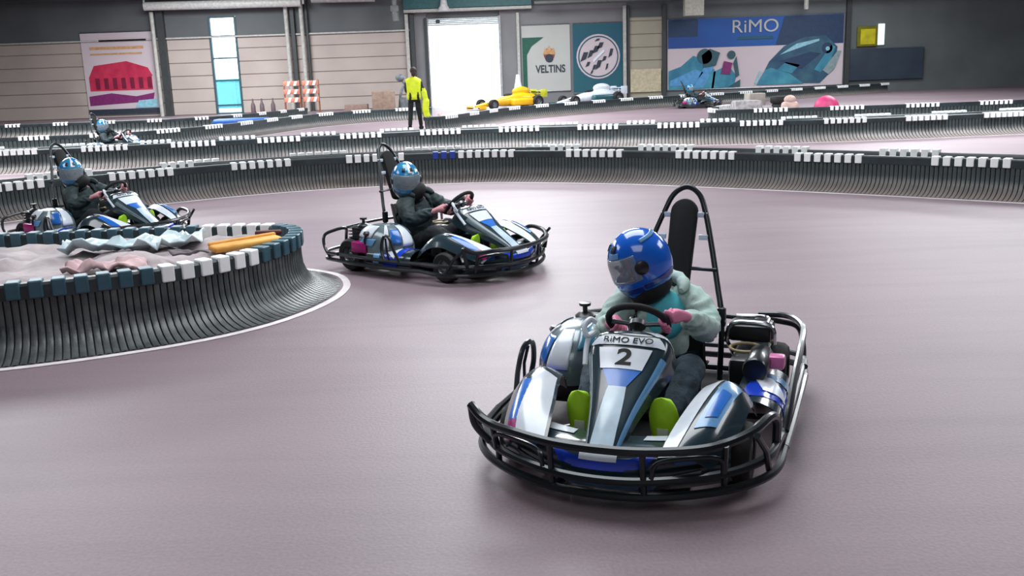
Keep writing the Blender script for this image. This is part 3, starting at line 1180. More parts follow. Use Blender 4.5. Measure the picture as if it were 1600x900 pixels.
    # --- front fenders / side pods
    for s in (-1, 1):
        rows = [[(0.745, s * 0.21, 0.205), (0.745, s * 0.28, 0.215), (0.73, s * 0.34, 0.20), (0.70, s * 0.385, 0.16)],
                [(0.64, s * 0.225, 0.25), (0.64, s * 0.31, 0.275), (0.63, s * 0.38, 0.26), (0.61, s * 0.43, 0.19)],
                [(0.50, s * 0.25, 0.29), (0.50, s * 0.335, 0.325), (0.49, s * 0.405, 0.31), (0.48, s * 0.46, 0.235)],
                [(0.36, s * 0.28, 0.32), (0.36, s * 0.36, 0.355), (0.36, s * 0.425, 0.335), (0.35, s * 0.475, 0.27)],
                [(0.24, s * 0.30, 0.31), (0.24, s * 0.375, 0.34), (0.23, s * 0.435, 0.31), (0.22, s * 0.475, 0.24)],
                [(0.14, s * 0.32, 0.22), (0.13, s * 0.39, 0.25), (0.12, s * 0.44, 0.22), (0.11, s * 0.475, 0.16)]]
        S3 = Surf(rows)
        sg3 = 1 if S3.frame(0.5, 0.4)[2].z > 0 else -1
        bm = bmesh.new()
        S3.patch(bm, FULL, 0, 20, 12, th=-0.005 * sg3)
        fe = fin('fender', bm, M_darkteal, K)
        d3 = lambda n_, q_, m_, off=0.002: dec(n_, q_, m_, off, S3, fe, sg3, 12, 6)
        if s < 0:
            d3('white_panel', ((0.02, 0.05), (0.62, 0.05), (0.66, 0.40), (0.02, 0.62)), M_white)
            d3('blue_panel', ((0.12, 0.58), (0.50, 0.44), (0.52, 0.62), (0.20, 0.78)), M_blue)
            d3('magenta_panel', ((0.02, 0.62), (0.16, 0.56), (0.20, 0.80), (0.02, 0.86)), M_magenta)
        else:
            d3('white_panel', ((0.02, 0.02), (0.80, 0.02), (0.82, 0.30), (0.02, 0.24)), M_white)
            d3('blue_panel', ((0.22, 0.34), (0.72, 0.36), (0.68, 0.72), (0.26, 0.66)), M_lightblue)
            d3('deep_blue_panel', ((0.30, 0.42), (0.56, 0.44), (0.54, 0.62), (0.32, 0.60)), M_blue, 0.005)
        # low side box between the axles
        x0, x1 = (-0.36, 0.12)
        rows = [[(x, s * 0.37, 0.21), (x, s * 0.46, 0.225), (x, s * 0.545, 0.19), (x, s * 0.565, 0.12), (x, s * 0.545, 0.07)] for x in (x1, (x0 + x1) / 2, x0)]
        S4 = Surf(rows)
        sg4 = 1 if S4.frame(0.5, 0.2)[2].z > 0 else -1
        bm = bmesh.new()
        S4.patch(bm, FULL, 0, 12, 12, th=-0.005 * sg4)
        sp = fin('side_pod', bm, M_darkteal, K)
        d4 = lambda n_, q_, m_, off=0.002: dec(n_, q_, m_, off, S4, sp, sg4, 8, 6)
        d4('blue_panel', ((0.10, 0.05), (0.55, 0.12), (0.62, 0.86), (0.30, 0.86)), M_deepblue)
        d4('white_stripe', ((0.30, 0.30), (0.62, 0.15), (0.66, 0.35), (0.34, 0.62)), M_white, 0.005)
        d4('light_blue_stripe', ((0.64, 0.1), (0.78, 0.1), (0.84, 0.8), (0.7, 0.8)), M_lightblue)
        bm = bmesh.new()
        if s < 0:
            box(bm, (-0.44, s * 0.515, 0.215), (0.17, 0.10, 0.09), 0.015)
        else:
            box(bm, (-0.30, s * 0.50, 0.27), (0.07, 0.08, 0.06), 0.012)
        fin('magenta_cover', bm, M_magenta if s < 0 else mat('pink_plastic', (226, 120, 180), 0.35, 0, 0.3), K)
        # kingpin and stub
        bm = bmesh.new()
        tube(bm, [(0.40, s * 0.33, 0.07), (0.39, s * 0.33, 0.21)], 0.012, smooth=0)
        tube(bm, [(0.33, s * 0.34, 0.10), (0.20, s * 0.12, 0.12)], 0.007, smooth=0)
        fin('steering_knuckle', bm, M_alu, K)

    # --- engine on the right hand side, under its painted cover
    bm = bmesh.new()
    box(bm, (-0.30, -0.415, 0.14), (0.42, 0.17, 0.14), 0.02)
    box(bm, (-0.55, -0.40, 0.30), (0.11, 0.15, 0.14), 0.02)
    for i in range(5):
        box(bm, (-0.55, -0.40, 0.25 + i * 0.026), (0.14, 0.18, 0.008))
    tube(bm, [(-0.62, -0.36, 0.33), (-0.70, -0.3, 0.30), (-0.76, -0.1, 0.26), (-0.76, 0.1, 0.25)], 0.02)
    fin('engine', bm, M_blackplastic, K)
    bm = bmesh.new()
    seg, rg = 26, 9
    rings = []
    for i in range(rg + 1):
        a = (PI / 2) * i / rg
        ring = []
        for q in range(seg):
            t = 2 * PI * q / seg
            cx_, cy_ = math.cos(t), math.sin(t)
            rr = (abs(cx_) ** 2.6 + abs(cy_) ** 2.6) ** (-1 / 2.6)
            ring.append(bm.verts.new((-0.28 + 0.265 * cx_ * rr * math.cos(a) ** 0.75, -0.405 + 0.145 * cy_ * rr * math.cos(a) ** 0.75, 0.215 + 0.185 * math.sin(a))))
        rings.append(ring)
    low_ = [bm.verts.new((v.co.x, v.co.y, 0.17)) for v in rings[0]]
    for q in range(seg):
        bm.faces.new((low_[q], low_[(q + 1) % seg], rings[0][(q + 1) % seg], rings[0][q]))
    for i in range(rg):
        for q in range(seg):
            bm.faces.new((rings[i][q], rings[i][(q + 1) % seg], rings[i + 1][(q + 1) % seg], rings[i + 1][q]))
    bmesh.ops.remove_doubles(bm, verts=bm.verts, dist=1e-5)
    ec = fin('engine_cover', bm, M_greyteal, K)

    def dome(t, a):
        cx_, cy_ = math.cos(t), math.sin(t)
        rr = (abs(cx_) ** 2.6 + abs(cy_) ** 2.6) ** (-1 / 2.6)
        return Vector((-0.28 + 0.268 * cx_ * rr * math.cos(a) ** 0.75, -0.405 + 0.148 * cy_ * rr * math.cos(a) ** 0.75, 0.217 + 0.188 * math.sin(a)))

    def dome_patch(name, t0, t1, a0, a1, m):
        b2 = bmesh.new()
        G = [[b2.verts.new(dome(t0 + (t1 - t0) * i / 10 + 0.25 * (j / 8) * (t1 - t0), a0 + (a1 - a0) * j / 8)) for j in range(9)] for i in range(11)]
        for i in range(10):
            for j in range(8):
                b2.faces.new((G[i][j], G[i + 1][j], G[i + 1][j + 1], G[i][j + 1]))
        o_ = fin(name, b2, m, ec)
        sm_ = o_.modifiers.new('thick', 'SOLIDIFY')
        sm_.thickness = 0.003
        sm_.offset = 1
    dome_patch('white_swoosh', -0.45, 0.25, 0.15, 1.2, M_white)
    dome_patch('blue_patch', -0.95, -0.5, 0.25, 0.95, M_blue)
    dome_patch('white_swoosh', -1.15, -0.98, 0.0, 1.25, M_white)
    dome_patch('white_swoosh', -2.7, -1.7, 0.45, 1.15, M_white)
    dome_patch('blue_patch', -2.2, -1.6, 0.1, 0.42, M_lightblue)
    dome_patch('teal_patch', 0.5, 1.5, 0.6, 1.2, mat('sea_blue_plastic', (60, 130, 160), 0.25, 0, 0.5))
    bm = bmesh.new()
    lathe(bm, [(0.0, 0.0), (0.045, 0.0), (0.05, 0.03), (0.03, 0.045), (0.012, 0.05), (0.012, 0.075), (0.028, 0.078), (0.03, 0.092), (0.0, 0.096)], (-0.50, -0.43, 0.345), 'z', 16)
    fin('fuel_cap', bm, M_blackplastic, K)
    bm = bmesh.new()
    tube(bm, [(-0.36, -0.55, 0.2), (-0.37, -0.555, 0.28), (-0.36, -0.54, 0.325)], 0.009)
    lathe(bm, [(0.0, -0.02), (0.02, -0.018), (0.03, 0.0), (0.02, 0.014), (0.0, 0.016)], (-0.36, -0.54, 0.335), 'z', 12)
    fin('starter_knob', bm, M_blackplastic, K)

    # --- tank and silencer on the left hand side
    bm = bmesh.new()
    box(bm, (-0.42, 0.38, 0.20), (0.34, 0.16, 0.16), 0.025)
    box(bm, (-0.56, 0.36, 0.335), (0.16, 0.20, 0.08), 0.02)
    tank = fin('fuel_tank', bm, M_blackplastic, K)
    bm = bmesh.new()
    tube(bm, [(-0.46, 0.26, 0.30), (-0.46, 0.28, 0.38), (-0.46, 0.36, 0.395), (-0.46, 0.46, 0.38), (-0.46, 0.475, 0.30)], 0.012, seg=8)
    tube(bm, [(-0.64, 0.28, 0.38), (-0.64, 0.42, 0.38), (-0.5, 0.44, 0.385)], 0.008)
    fin('chrome_strap', bm, M_chrome, tank)
    bm = bmesh.new()
    lathe(bm, [(0.0, -0.12), (0.05, -0.12), (0.055, -0.11), (0.055, 0.11), (0.05, 0.12), (0.0, 0.12)], (-0.26, 0.43, 0.27), 'x', 16)
    fin('silencer', bm, M_blacksteel, K)
    bm = bmesh.new()
    tube(bm, [(-0.38 + 0.07 * math.cos(a * PI / 8), 0.36 + 0.07 * math.sin(a * PI / 8), 0.30) for a in range(16)], 0.007, closed=True, smooth=1)
    fin('cable_loop', bm, mat('tan_cable', (170, 150, 110), 0.5), K)

    # --- seat
    rows = []
    prof = [(0.02, 0.085, 0.15, 0.03), (-0.10, 0.075, 0.17, 0.07), (-0.24, 0.072, 0.175, 0.10), (-0.36, 0.11, 0.18, 0.12), (-0.43, 0.22, 0.18, 0.12), (-0.47, 0.36, 0.165, 0.10), (-0.51, 0.50, 0.14, 0.06)]
    for (x, z, hw, wing) in prof:
        fwd = 0.75 if z > 0.15 else 0.0
        rows.append([(x + wing * fwd * 1.2, -hw - 0.01, z + wing * (1 - fwd)), (x + wing * 0.4 * fwd, -hw * 0.85, z + wing * 0.25 * (1 - fwd)), (x, -hw * 0.4, z), (x, hw * 0.4, z), (x + wing * 0.4 * fwd, hw * 0.85, z + wing * 0.25 * (1 - fwd)), (x + wing * fwd * 1.2, hw + 0.01, z + wing * (1 - fwd))])
    S5 = Surf(rows)
    bm = bmesh.new()
    S5.patch(bm, FULL, 0, 24, 16, th=-0.012)
    fin('seat', bm, M_seat, K)

    # --- safety hoop with headrest pad
    hoop = [(-0.44, -0.235, 0.12), (-0.445, -0.24, 0.40), (-0.51, -0.19, 0.56), (-0.58, -0.128, 0.72), (-0.64, -0.075, 0.86), (-0.68, -0.032, 0.95), (-0.695, 0.03, 0.985),
            (-0.68, 0.092, 0.95), (-0.64, 0.130, 0.86), (-0.58, 0.168, 0.72), (-0.51, 0.207, 0.56), (-0.445, 0.24, 0.40), (-0.44, 0.235, 0.12)]
    bm = bmesh.new()
    tube(bm, hoop, 0.0135, seg=10)
    tube(bm, [(-0.525, -0.2, 0.62), (-0.55, 0, 0.62), (-0.525, 0.2, 0.62)], 0.009)
    tube(bm, [(-0.445, 0.24, 0.36), (-0.72, 0.28, 0.12)], 0.010, smooth=0)
    tube(bm, [(-0.445, -0.24, 0.36), (-0.72, -0.28, 0.12)], 0.010, smooth=0)
    hp = fin('safety_hoop', bm, M_blacksteel, K)
    bm = bmesh.new()
    ax = (Vector((-0.665, 0.03, 0.93)) - Vector((-0.52, 0.015, 0.53)))
    n_p = Vector((ax.z, 0, -ax.x)).normalized()
    # rounded tall pad: a stadium outline, thickened
    outl = []
    L_, W_ = ax.length, 0.064
    for i in range(17):
        a = PI * i / 16
        outl.append((W_ * math.cos(a), L_ - W_ + W_ * math.sin(a)))
    for i in range(9):
        a = PI + PI * i / 8
        outl.append((W_ * 0.92 * math.cos(a), 0.03 + 0.03 * math.sin(a)))
    axn = ax.normalized()
    base = Vector((-0.52, 0.015, 0.53))
    lay = []
    for (off, sc) in ((-0.016, 0.8), (-0.022, 0.95), (-0.012, 1.0), (0.012, 1.0), (0.022, 0.94), (0.026, 0.8)):
        cyy = L_ / 2
        lay.append([bm.verts.new(base + axn * (cyy + (b2 - cyy) * (1 - (1 - sc) * 0.35)) + Vector((0, a2 * sc, 0)) + n_p * off) for (a2, b2) in outl])
    for A_, B_ in zip(lay[:-1], lay[1:]):
        for q in range(len(outl)):
            bm.faces.new((A_[q], A_[(q + 1) % len(outl)], B_[(q + 1) % len(outl)], B_[q]))
    bm.faces.new(lay[0][::-1])
    bm.faces.new(lay[-1])
    fin('headrest_pad', bm, M_matteblack, K)
    for s in (-1, 1):
        for (x, y, z) in ((-0.64, 0.085, 0.86), (-0.60, 0.105, 0.76)):
            bm = bmesh.new()
            box(bm, (x, s * y + 0.026, z), (0.02, 0.055, 0.025), 0.004)
            fin('clamp', bm, M_white, hp)
        bm = bmesh.new()
        box(bm, (-0.44, s * 0.24, 0.42), (0.035, 0.04, 0.09), 0.008)
        fin('hoop_bracket', bm, M_blacksteel, hp)

    # --- steering wheel and column
    W = Vector((0.17, 0, 0.537))
    n_w = Vector((-0.72, 0, 0.69)).normalized()
    e1 = Vector((0, 1, 0))
    e2 = n_w.cross(e1) * -1
    if e2.z < 0:
        e2 = -e2
    bm = bmesh.new()
    tube(bm, [(W + (e1 * math.cos(a * PI / 12) + e2 * math.sin(a * PI / 12)) * 0.122) for a in range(24)], 0.0145, closed=True, smooth=1, seg=10)
    sw = fin('steering_wheel', bm, M_matteblack, K)
    bm = bmesh.new()
    for a in (0, PI, -PI / 2):
        d = e1 * math.cos(a) + e2 * math.sin(a)
        tube(bm, [W - n_w * 0.012, W + d * 0.115], 0.010, smooth=0, seg=6)
    lathe(bm, [(0.0, -0.02), (0.035, -0.02), (0.035, 0.0), (0.025, 0.006), (0.0, 0.006)], W, 'z', 16, n_w.to_track_quat('Z', 'Y').to_matrix().to_4x4())
    fin('spoke', bm, M_alu, sw)
    bm = bmesh.new()
    tube(bm, [W - n_w * 0.01, W - n_w * 0.15 + Vector((0.02, 0, 0)), (0.42, 0, 0.14)], 0.011, smooth=0)
    fin('steering_column', bm, M_blacksteel, K)
    # white cable loop and sheath next to the cone
    bm = bmesh.new()
    tube(bm, [(0.24, -0.155, 0.545), (0.25, -0.18, 0.56), (0.28, -0.195, 0.535), (0.29, -0.18, 0.50), (0.25, -0.16, 0.51), (0.27, -0.175, 0.50), (0.31, -0.178, 0.46), (0.36, -0.17, 0.40)], 0.011)
    fin('white_sheath', bm, M_white, K)

    # --- pedals
    for s in (-1, 1):
        bm = bmesh.new()
        tube(bm, [(0.56, s * 0.16, 0.07), (0.545, s * 0.16, 0.14), (0.53, s * 0.16, 0.20)], 0.008, smooth=0)
        tube(bm, [(0.535, s * 0.16 - 0.05, 0.175), (0.535, s * 0.16 + 0.05, 0.175)], 0.010, smooth=0)
        tube(bm, [(0.60, s * 0.16 - 0.07, 0.09), (0.60, s * 0.16 + 0.07, 0.09)], 0.012, smooth=0)
        fin('pedal', bm, M_chrome, K)
    return K


K_main = make_kart('black and blue go-kart number 2 in the right foreground, driver in mint jacket', '2')
K_main.location = (0.571, 3.937, 0)
K_main.rotation_euler = (0, 0, math.radians(-111.5))


def place_kart(src, label, x, y, deg):
    c = copy_tree(src)
    c.location = (x, y, 0)
    c.rotation_euler = (0, 0, math.radians(deg))
    c['label'] = label
    return c


def strip_number(k_):
    # the other karts' plates cannot be read in the photo
    for ch in list(k_.children_recursive):
        if ch.name.startswith('number') and not ch.name.startswith('number_plate'):
            bpy.data.objects.remove(ch)


K_two = place_kart(K_main, 'black go-kart with white engine cover in the middle of the track, left of number 2', -0.527, 7.758, -38)
strip_number(K_two)
K_left = place_kart(K_two, 'go-kart partly hidden behind the near left barrier island', -4.05, 9.6, -30)
K_far = place_kart(K_two, 'far small go-kart on the track in front of the blue kart banner', 7.2, 36.3, -20)
K_farleft = place_kart(K_two, 'go-kart at the far left edge between two barriers', -8.2, 20.6, -20)


# ------------------------------------------------------------------ people
def helmet(parent, pos, yaw, pitch, roll, shell, chin, scale=1.0, streak=None):
    M = Matrix.Translation(pos) @ Matrix.Rotation(yaw, 4, 'Z') @ Matrix.Rotation(pitch, 4, 'Y') @ Matrix.Rotation(roll, 4, 'X') @ Matrix.Scale(scale, 4)

    def sp(az, el, off=0.0):
        """full-face shell: longer to the back of the skull, chin bar pushed forward"""
        ca, sa = math.cos(az), math.sin(az)
        ce, se = math.cos(el), math.sin(el)
        rx = 0.142 if ca < 0 else 0.135
        if se < 0 and ca > 0:
            rx += 0.030 * (-se) * ca ** 1.2
        ry = 0.118
        rz = 0.150 if se > 0 else 0.172
        p = Vector((rx * ca * ce, ry * sa * ce, rz * se))
        if se < -0.55:
            p.x *= 1.0 + 0.0 * ca
        n = Vector((p.x / rx ** 2, p.y / ry ** 2, p.z / rz ** 2)).normalized()
        return p + n * off

    NA, NE = 64, 34
    e0, e1 = -math.radians(56), PI / 2

    def eyeport(az, el):
        az = (az + PI) % (2 * PI) - PI
        return abs(az) < math.radians(62) and math.radians(-13) < el < math.radians(25)
    bm = bmesh.new()
    G = [[bm.verts.new(M @ sp(2 * PI * i / NA, e0 + (e1 - e0) * j / NE)) for i in range(NA)] for j in range(NE + 1)]
    for j in range(NE):
        for i in range(NA):
            az = 2 * PI * (i + 0.5) / NA
            el = e0 + (e1 - e0) * (j + 0.5) / NE
            if eyeport(az, el):
                continue
            bm.faces.new((G[j][i], G[j][(i + 1) % NA], G[j + 1][(i + 1) % NA], G[j + 1][i]))
    bmesh.ops.remove_doubles(bm, verts=bm.verts, dist=1e-5)
    for v in [v for v in bm.verts if not v.link_faces]:
        bm.verts.remove(v)
    h = fin('helmet', bm, shell, parent)
    so = h.modifiers.new('thick', 'SOLIDIFY')
    so.thickness = 0.009
    so.offset = -1

    def sub(name, az0, az1, el0, el1, off, m, th=0.003, nA=24, nE=10):
        b2 = bmesh.new()
        T = []
        for i in range(nA + 1):
            T.append([b2.verts.new(M @ sp(az0 + (az1 - az0) * i / nA, el0 + (el1 - el0) * j / nE, off)) for j in range(nE + 1)])
        for i in range(nA):
            for j in range(nE):
                b2.faces.new((T[i][j], T[i + 1][j], T[i + 1][j + 1], T[i][j + 1]))
        o_ = fin(name, b2, m, h)
        q = o_.modifiers.new('thick', 'SOLIDIFY')
        q.thickness = th
        q.offset = 1
        return o_
    D = math.radians
    sub('visor', D(-74), D(74), D(-15), D(27), 0.003, M_visor, 0.002)
    sub('chin_stripe', D(-70), D(70), D(-38), D(-26), 0.001, chin)
    sub('chin_stripe', D(70), D(150), D(-34), D(-24), 0.001, chin)
    sub('chin_stripe', D(-150), D(-70), D(-34), D(-24), 0.001, chin)
    sub('neck_roll', D(-180), D(180), D(-64), D(-54), -0.004, M_matteblack, 0.012, 40, 3)
    for s in (-1, 1):
        b2 = bmesh.new()
        c_ = sp(s * D(80), D(2))
        T_ = M @ Matrix.Translation(c_)
        lathe(b2, [(0.0, s * 0.012), (0.02, s * 0.012), (0.03, s * 0.006), (0.032, -s * 0.004), (0.0, -s * 0.006)], (0, 0, 0), 'y', 18, None)
        for v in b2.verts:
            v.co = T_ @ v.co
        fin('visor_pivot', b2, M_blackplastic, h)
    for s in (-1, 1):
        sub('vent', s * D(14), s * D(30), D(40), D(52), 0.001, M_blackplastic, 0.006, 6, 4)
    sub('chin_vent', D(-12), D(12), D(-50), D(-42), 0.002, M_blackplastic, 0.004, 6, 3)
    if streak:
        sub('crown_streak', D(2), D(24), D(34), D(80), 0.001, streak, 0.002, 8, 14)  # white streak: a highlight on the crown put into the colour
    else:
        sub('crown_decal', D(-40), D(-12), D(28), D(50), 0.001, M_cyan, 0.002, 8, 8)
        sub('crown_decal', D(12), D(40), D(28), D(38), 0.001, M_lightblue, 0.002, 8, 8)
        sub('crown_streak', D(100), D(180), D(40), D(48), 0.001, M_lightblue, 0.002, 12, 4)
    # face behind the visor
    b2 = bmesh.new()
    for s in (-1, 1):
        ellipsoid(b2, M @ Vector((0.098, s * 0.032, 0.012)), (0.013, 0.013, 0.010), seg=10, rings=8)
    eo = fin('eye', b2, mat('eye', (60, 50, 50), 0.2), h)
    return M


def hand_chain(V, E, R_, wrist_i, Q, er, nn, et, hs, scale=1.0):
    """palm and five fingers closed round the rim; Q point on the rim, er outward, nn axis to driver, et along the rim"""
    def add(p, r, a):
        V.append(Vector(p))
        R_.append(r)
        E.append((a, len(V) - 1))
        return len(V) - 1
    palm0 = add(Q + nn * 0.040 + er * 0.026, (0.028 * scale, 0.034 * scale), wrist_i)
    palm = add(Q + nn * 0.033 + er * 0.006 + et * 0.002, (0.024 * scale, 0.042 * scale), palm0)
    for i in range(4):
        off = et * ((i - 1.5) * 0.0175) * hs
        ln = (0.94, 1.05, 1.0, 0.82)[i]
        a = palm
        for (ang, rr) in ((60, 0.030), (15, 0.030), (-40 * ln, 0.027), (-95 * ln, 0.025), (-150 * ln, 0.023)):
            th = math.radians(180 - ang - 20)
            # goes over the inner side of the rim and round to the front
            p = Q + off + er * (math.cos(th) * rr) + nn * (math.sin(th) * rr)
            a = add(p, 0.0082, a)
    a = palm0
    for (u_, v_, w_) in ((0.020, 0.020, 0.030), (0.010, 0.026, 0.040), (-0.012, 0.024, 0.048)):
        a = add(Q + er * u_ + nn * v_ - et * w_ * hs * -1, 0.0115, a)


def driver(label, K, kloc, kyaw, jacket, trousers, shoe, lining, head, hyaw, hpitch, hroll, shell, chin, streak, skinm, lean=0.0, la=2, ra=212):
    """seated in kart coordinates; the Empty stands at the seat"""
    b0 = Vector((-0.28, 0, 0.09))
    P = bpy.data.objects.new('person', None)
    COL.objects.link(P)
    tag(P, label, 'person')
    Rk = RZ(kyaw)
    P.location = Vector(kloc) + (Rk @ b0)
    P.rotation_euler = (0, 0, kyaw)

    def L(x, y, z):
        return Vector((x, y, z)) - b0
    hx, hy, hz = head
    # joints
    pel = L(-0.27, 0, 0.17)
    sp1 = L(-0.31, -0.01 + lean * 0.3, 0.30)
    ch = L(-0.30, lean * 0.6, 0.44)
    nb = L(-0.26, lean * 0.9, 0.555)
    nk = L((hx - 0.26) / 2, (hy + lean) / 2, 0.61)
    hd = L(hx, hy, hz + 0.01)
    htop = L(hx - 0.01, hy, hz + 0.07)
    W = L(0.17, 0, 0.537)
    n_w = Vector((-0.72, 0, 0.69)).normalized()
    e1 = Vector((0, 1, 0))
    e2 = n_w.cross(e1) * -1
    if e2.z < 0:
        e2 = -e2
    arms = {}
    for s, ang in ((1, la), (-1, ra)):
        t = math.radians(ang)
        er = e1 * math.cos(t) + e2 * math.sin(t)
        Q = W + er * 0.122
        et = (e1 * -math.sin(t) + e2 * math.cos(t))
        shd = L(-0.29, s * 0.15 + lean * 0.8, 0.535)
        wr = Q + n_w * 0.055 + er * 0.052 + Vector((-0.01, 0, -0.012))
        elb = (shd + wr) / 2 + Vector((-0.04, s * 0.075, -0.115))
        arms[s] = (shd, elb, wr, Q, er, et)
    legs = {}
    for s in (1, -1):
        legs[s] = (L(-0.24, s * 0.085, 0.165), L(0.07, s * 0.20, 0.335), L(0.40, s * 0.165, 0.175), L(0.455, s * 0.16, 0.275))
    # ---- body
    V, E, R_ = [], [], []

    def add(p, r, a=None):
        V.append(Vector(p))
        R_.append(r)
        if a is not None:
            E.append((a, len(V) - 1))
        return len(V) - 1
    i0 = add(pel, 0.085)
    i1 = add(sp1, 0.08, i0)
    i2 = add(ch, 0.065, i1)
    i3 = add(nb, 0.045, i2)
    i4 = add(nk, 0.045, i3)
    i5 = add(hd, 0.085, i4)
    i6 = add(htop, 0.075, i5)
    # nose
    fwd = Matrix.Rotation(hyaw, 4, 'Z') @ Matrix.Rotation(hpitch, 4, 'Y') @ Vector((1, 0, 0))
    for s in (1, -1):
        shd, elb, wr, Q, er, et = arms[s]
        a = add(shd, 0.032, i2)
        a = add(elb, 0.030, a)
        a = add(wr, 0.022, a)
        hand_chain(V, E, R_, a, Q, er, n_w, et, s)
        hp_, kn, an, toe = legs[s]
        a = add(hp_, 0.075, i0)
        a = add(kn, 0.05, a)
        a = add(an, 0.034, a)
        a = add(toe, 0.026, a)
    skin('body', V, E, R_, skinm, P)
    bm = bmesh.new()
    c_ = hd + fwd * 0.088
    ellipsoid(bm, c_ + Vector((0, 0, -0.012)), (0.014, 0.014, 0.018), seg=10, rings=8)
    fin('nose', bm, skinm, P)
    bm = bmesh.new()
    ellipsoid(bm, c_ + Vector((0, 0, -0.042)) - fwd * 0.006, (0.012, 0.022, 0.005), RZ(hyaw), seg=10, rings=6)
    fin('mouth', bm, mat('lips', (180, 90, 100), 0.5), P)
    # ---- jacket
    V, E, R_ = [], [], []
    i0 = add(pel + Vector((0, 0, 0.03)), 0.135)
    i1 = add(sp1, 0.135, i0)
    i2 = add(ch, (0.155, 0.135), i1)
    i3 = add(nb + Vector((0, 0, -0.01)), 0.085, i2)
    i4 = add(nb + (nk - nb) * 0.6, 0.062, i3)
    for s in (1, -1):
        shd, elb, wr, Q, er, et = arms[s]
        a = add(ch.lerp(shd, 0.5) + Vector((0, 0, 0.015)), 0.11, i2)
        a = add(shd, 0.086, a)
        a = add((shd + elb) / 2 + Vector((0, s * 0.012, 0)), 0.07, a)
        a = add(elb, 0.064, a)
        a = add((elb + wr) / 2, 0.054, a)
        a = add(wr + (elb - wr) * 0.12, 0.036, a)
    jk = skin('jacket', V, E, R_, jacket, P, 0, 3, 0.011)
    if lining:
        bm = bmesh.new()
        # open front of the jacket: shirt panel showing between the collar edges
        for (x, y, z, sx, sy, sz) in ((-0.212, 0.035 + lean * 0.6, 0.475, 0.068, 0.088, 0.115),):
            ellipsoid(bm, L(x, y, z), (sx, sy, sz), seg=18, rings=12)
        fin('shirt', bm, lining, P)
    V, E, R_ = [], [], []
    i0 = add(nb + Vector((0.035, 0, 0.0)), 0.105)
    a = add(nk + Vector((0.02, 0, 0.0)), 0.115, i0)
    add(nk.lerp(hd, 0.35) + Vector((0.01, 0, 0.01)), 0.11, a)
    skin('neck_warmer', V, E, R_, M_matteblack, P)
    bm = bmesh.new()
    cpts = []
    for q in range(13):
        a_ = math.radians(75 + 210 * q / 12)
        cpts.append(nb + Vector((0.035 + 0.105 * math.cos(a_), 0.115 * math.sin(a_), 0.045 - 0.035 * math.cos(a_))))
    tube(bm, cpts, [0.012, 0.02, 0.025] + [0.028 + 0.003 * math.sin(1.9 * q) for q in range(19)] + [0.025, 0.02, 0.012], seg=10, smooth=2)
    fin('collar', bm, jacket, jk)
    # ---- trousers
    V, E, R_ = [], [], []
    i0 = add(pel + Vector((-0.01, 0, -0.01)), 0.125)
    for s in (1, -1):
        hp_, kn, an, toe = legs[s]
        a = add(hp_, 0.092, i0)
        a = add((hp_ + kn) / 2, 0.078, a)
        a = add(kn, 0.064, a)
        a = add((kn + an) / 2, 0.058, a)
        a = add(an + (kn - an) * 0.12, 0.048, a)
    skin('trousers', V, E, R_, trousers, P, 0, 3, 0.006)
    # ---- shoes, soles towards the front
    for s in (1, -1):
        hp_, kn, an, toe = legs[s]
        bm = bmesh.new()
        n1 = 18
        prev = None
        for q in range(13):
            f = q / 12
            zz = -0.055 + 0.215 * f
            wd = 0.030 + 0.027 * math.sin(PI * min(1, f * 0.85 + 0.12)) if f < 0.999 else 0.004
            if f > 0.5:
                wd = 0.0568 * math.sqrt(max(0.0, 1 - ((f - 0.5) / 0.5) ** 2)) + 0.002
            tk = 0.042 - 0.020 * f if f < 0.85 else 0.025 * math.sqrt(max(0.0, 1 - ((f - 0.85) / 0.15) ** 2)) + 0.002
            ctr = an + Vector((0.075 - tk - 0.02 + 0.03 * f, 0, zz))
            ring = [bm.verts.new(ctr + Vector((tk * math.cos(2 * PI * t_ / n1), wd * math.sin(2 * PI * t_ / n1), 0))) for t_ in range(n1)]
            if prev:
                for t_ in range(n1):
                    bm.faces.new((prev[t_], prev[(t_ + 1) % n1], ring[(t_ + 1) % n1], ring[t_]))
            else:
                bm.faces.new(ring[::-1])
            prev = ring
        bm.faces.new(prev)
        ellipsoid(bm, an + Vector((-0.005, 0, -0.005)), (0.058, 0.044, 0.058), seg=16, rings=10)
        sh = fin('shoe', bm, shoe, P)
        bm = bmesh.new()
        box(bm, an + Vector((0.063, 0, 0.0)), (0.012, 0.045, 0.06), 0.005)
        fin('sole', bm, M_sole, sh)
    helmet(P, L(hx, hy, hz), hyaw, hpitch, hroll, shell, chin, 1.0, streak)
    return P


rad = math.radians
d1 = driver('person driving kart number 2 in a bright blue full-face helmet, mint jacket and lime shoes', K_main, (0.571, 3.937, 0), rad(-111.5),
            M_mint, M_jeans, M_lime, M_cyan, (-0.165, -0.075, 0.722), rad(-60), rad(24), rad(0), M_helmblue, mat('chin_blue', (30, 60, 150), 0.2, 0, 0.8), None, M_skinpink, lean=-0.01)
d2 = driver('person in blue-green helmet and dark jacket driving the kart in the middle of the track', K_two, (-0.527, 7.758, 0), rad(-38),
            M_jacketdark, M_darkjeans, M_lime, None, (-0.33, -0.09, 0.715), rad(-36), rad(12), rad(0), M_helmteal, M_cap_teal, M_white, M_skin, lean=-0.02)


def place_person(src, label, x, y, deg):
    c = copy_tree(src)
    b0 = RZ(rad(deg)) @ Vector((-0.28, 0, 0.09))
    c.location = (x + b0.x, y + b0.y, b0.z)
    c.rotation_euler = (0, 0, rad(deg))
    c['label'] = label
    return c


place_person(d2, 'person in dark jacket driving the kart hidden behind the near left island', -4.05, 9.6, -30)
place_person(d2, 'person driving the far small kart in front of the blue kart banner', 7.2, 36.3, -20)
place_person(d2, 'person driving the kart at the far left edge between two barriers', -8.2, 20.6, -20)

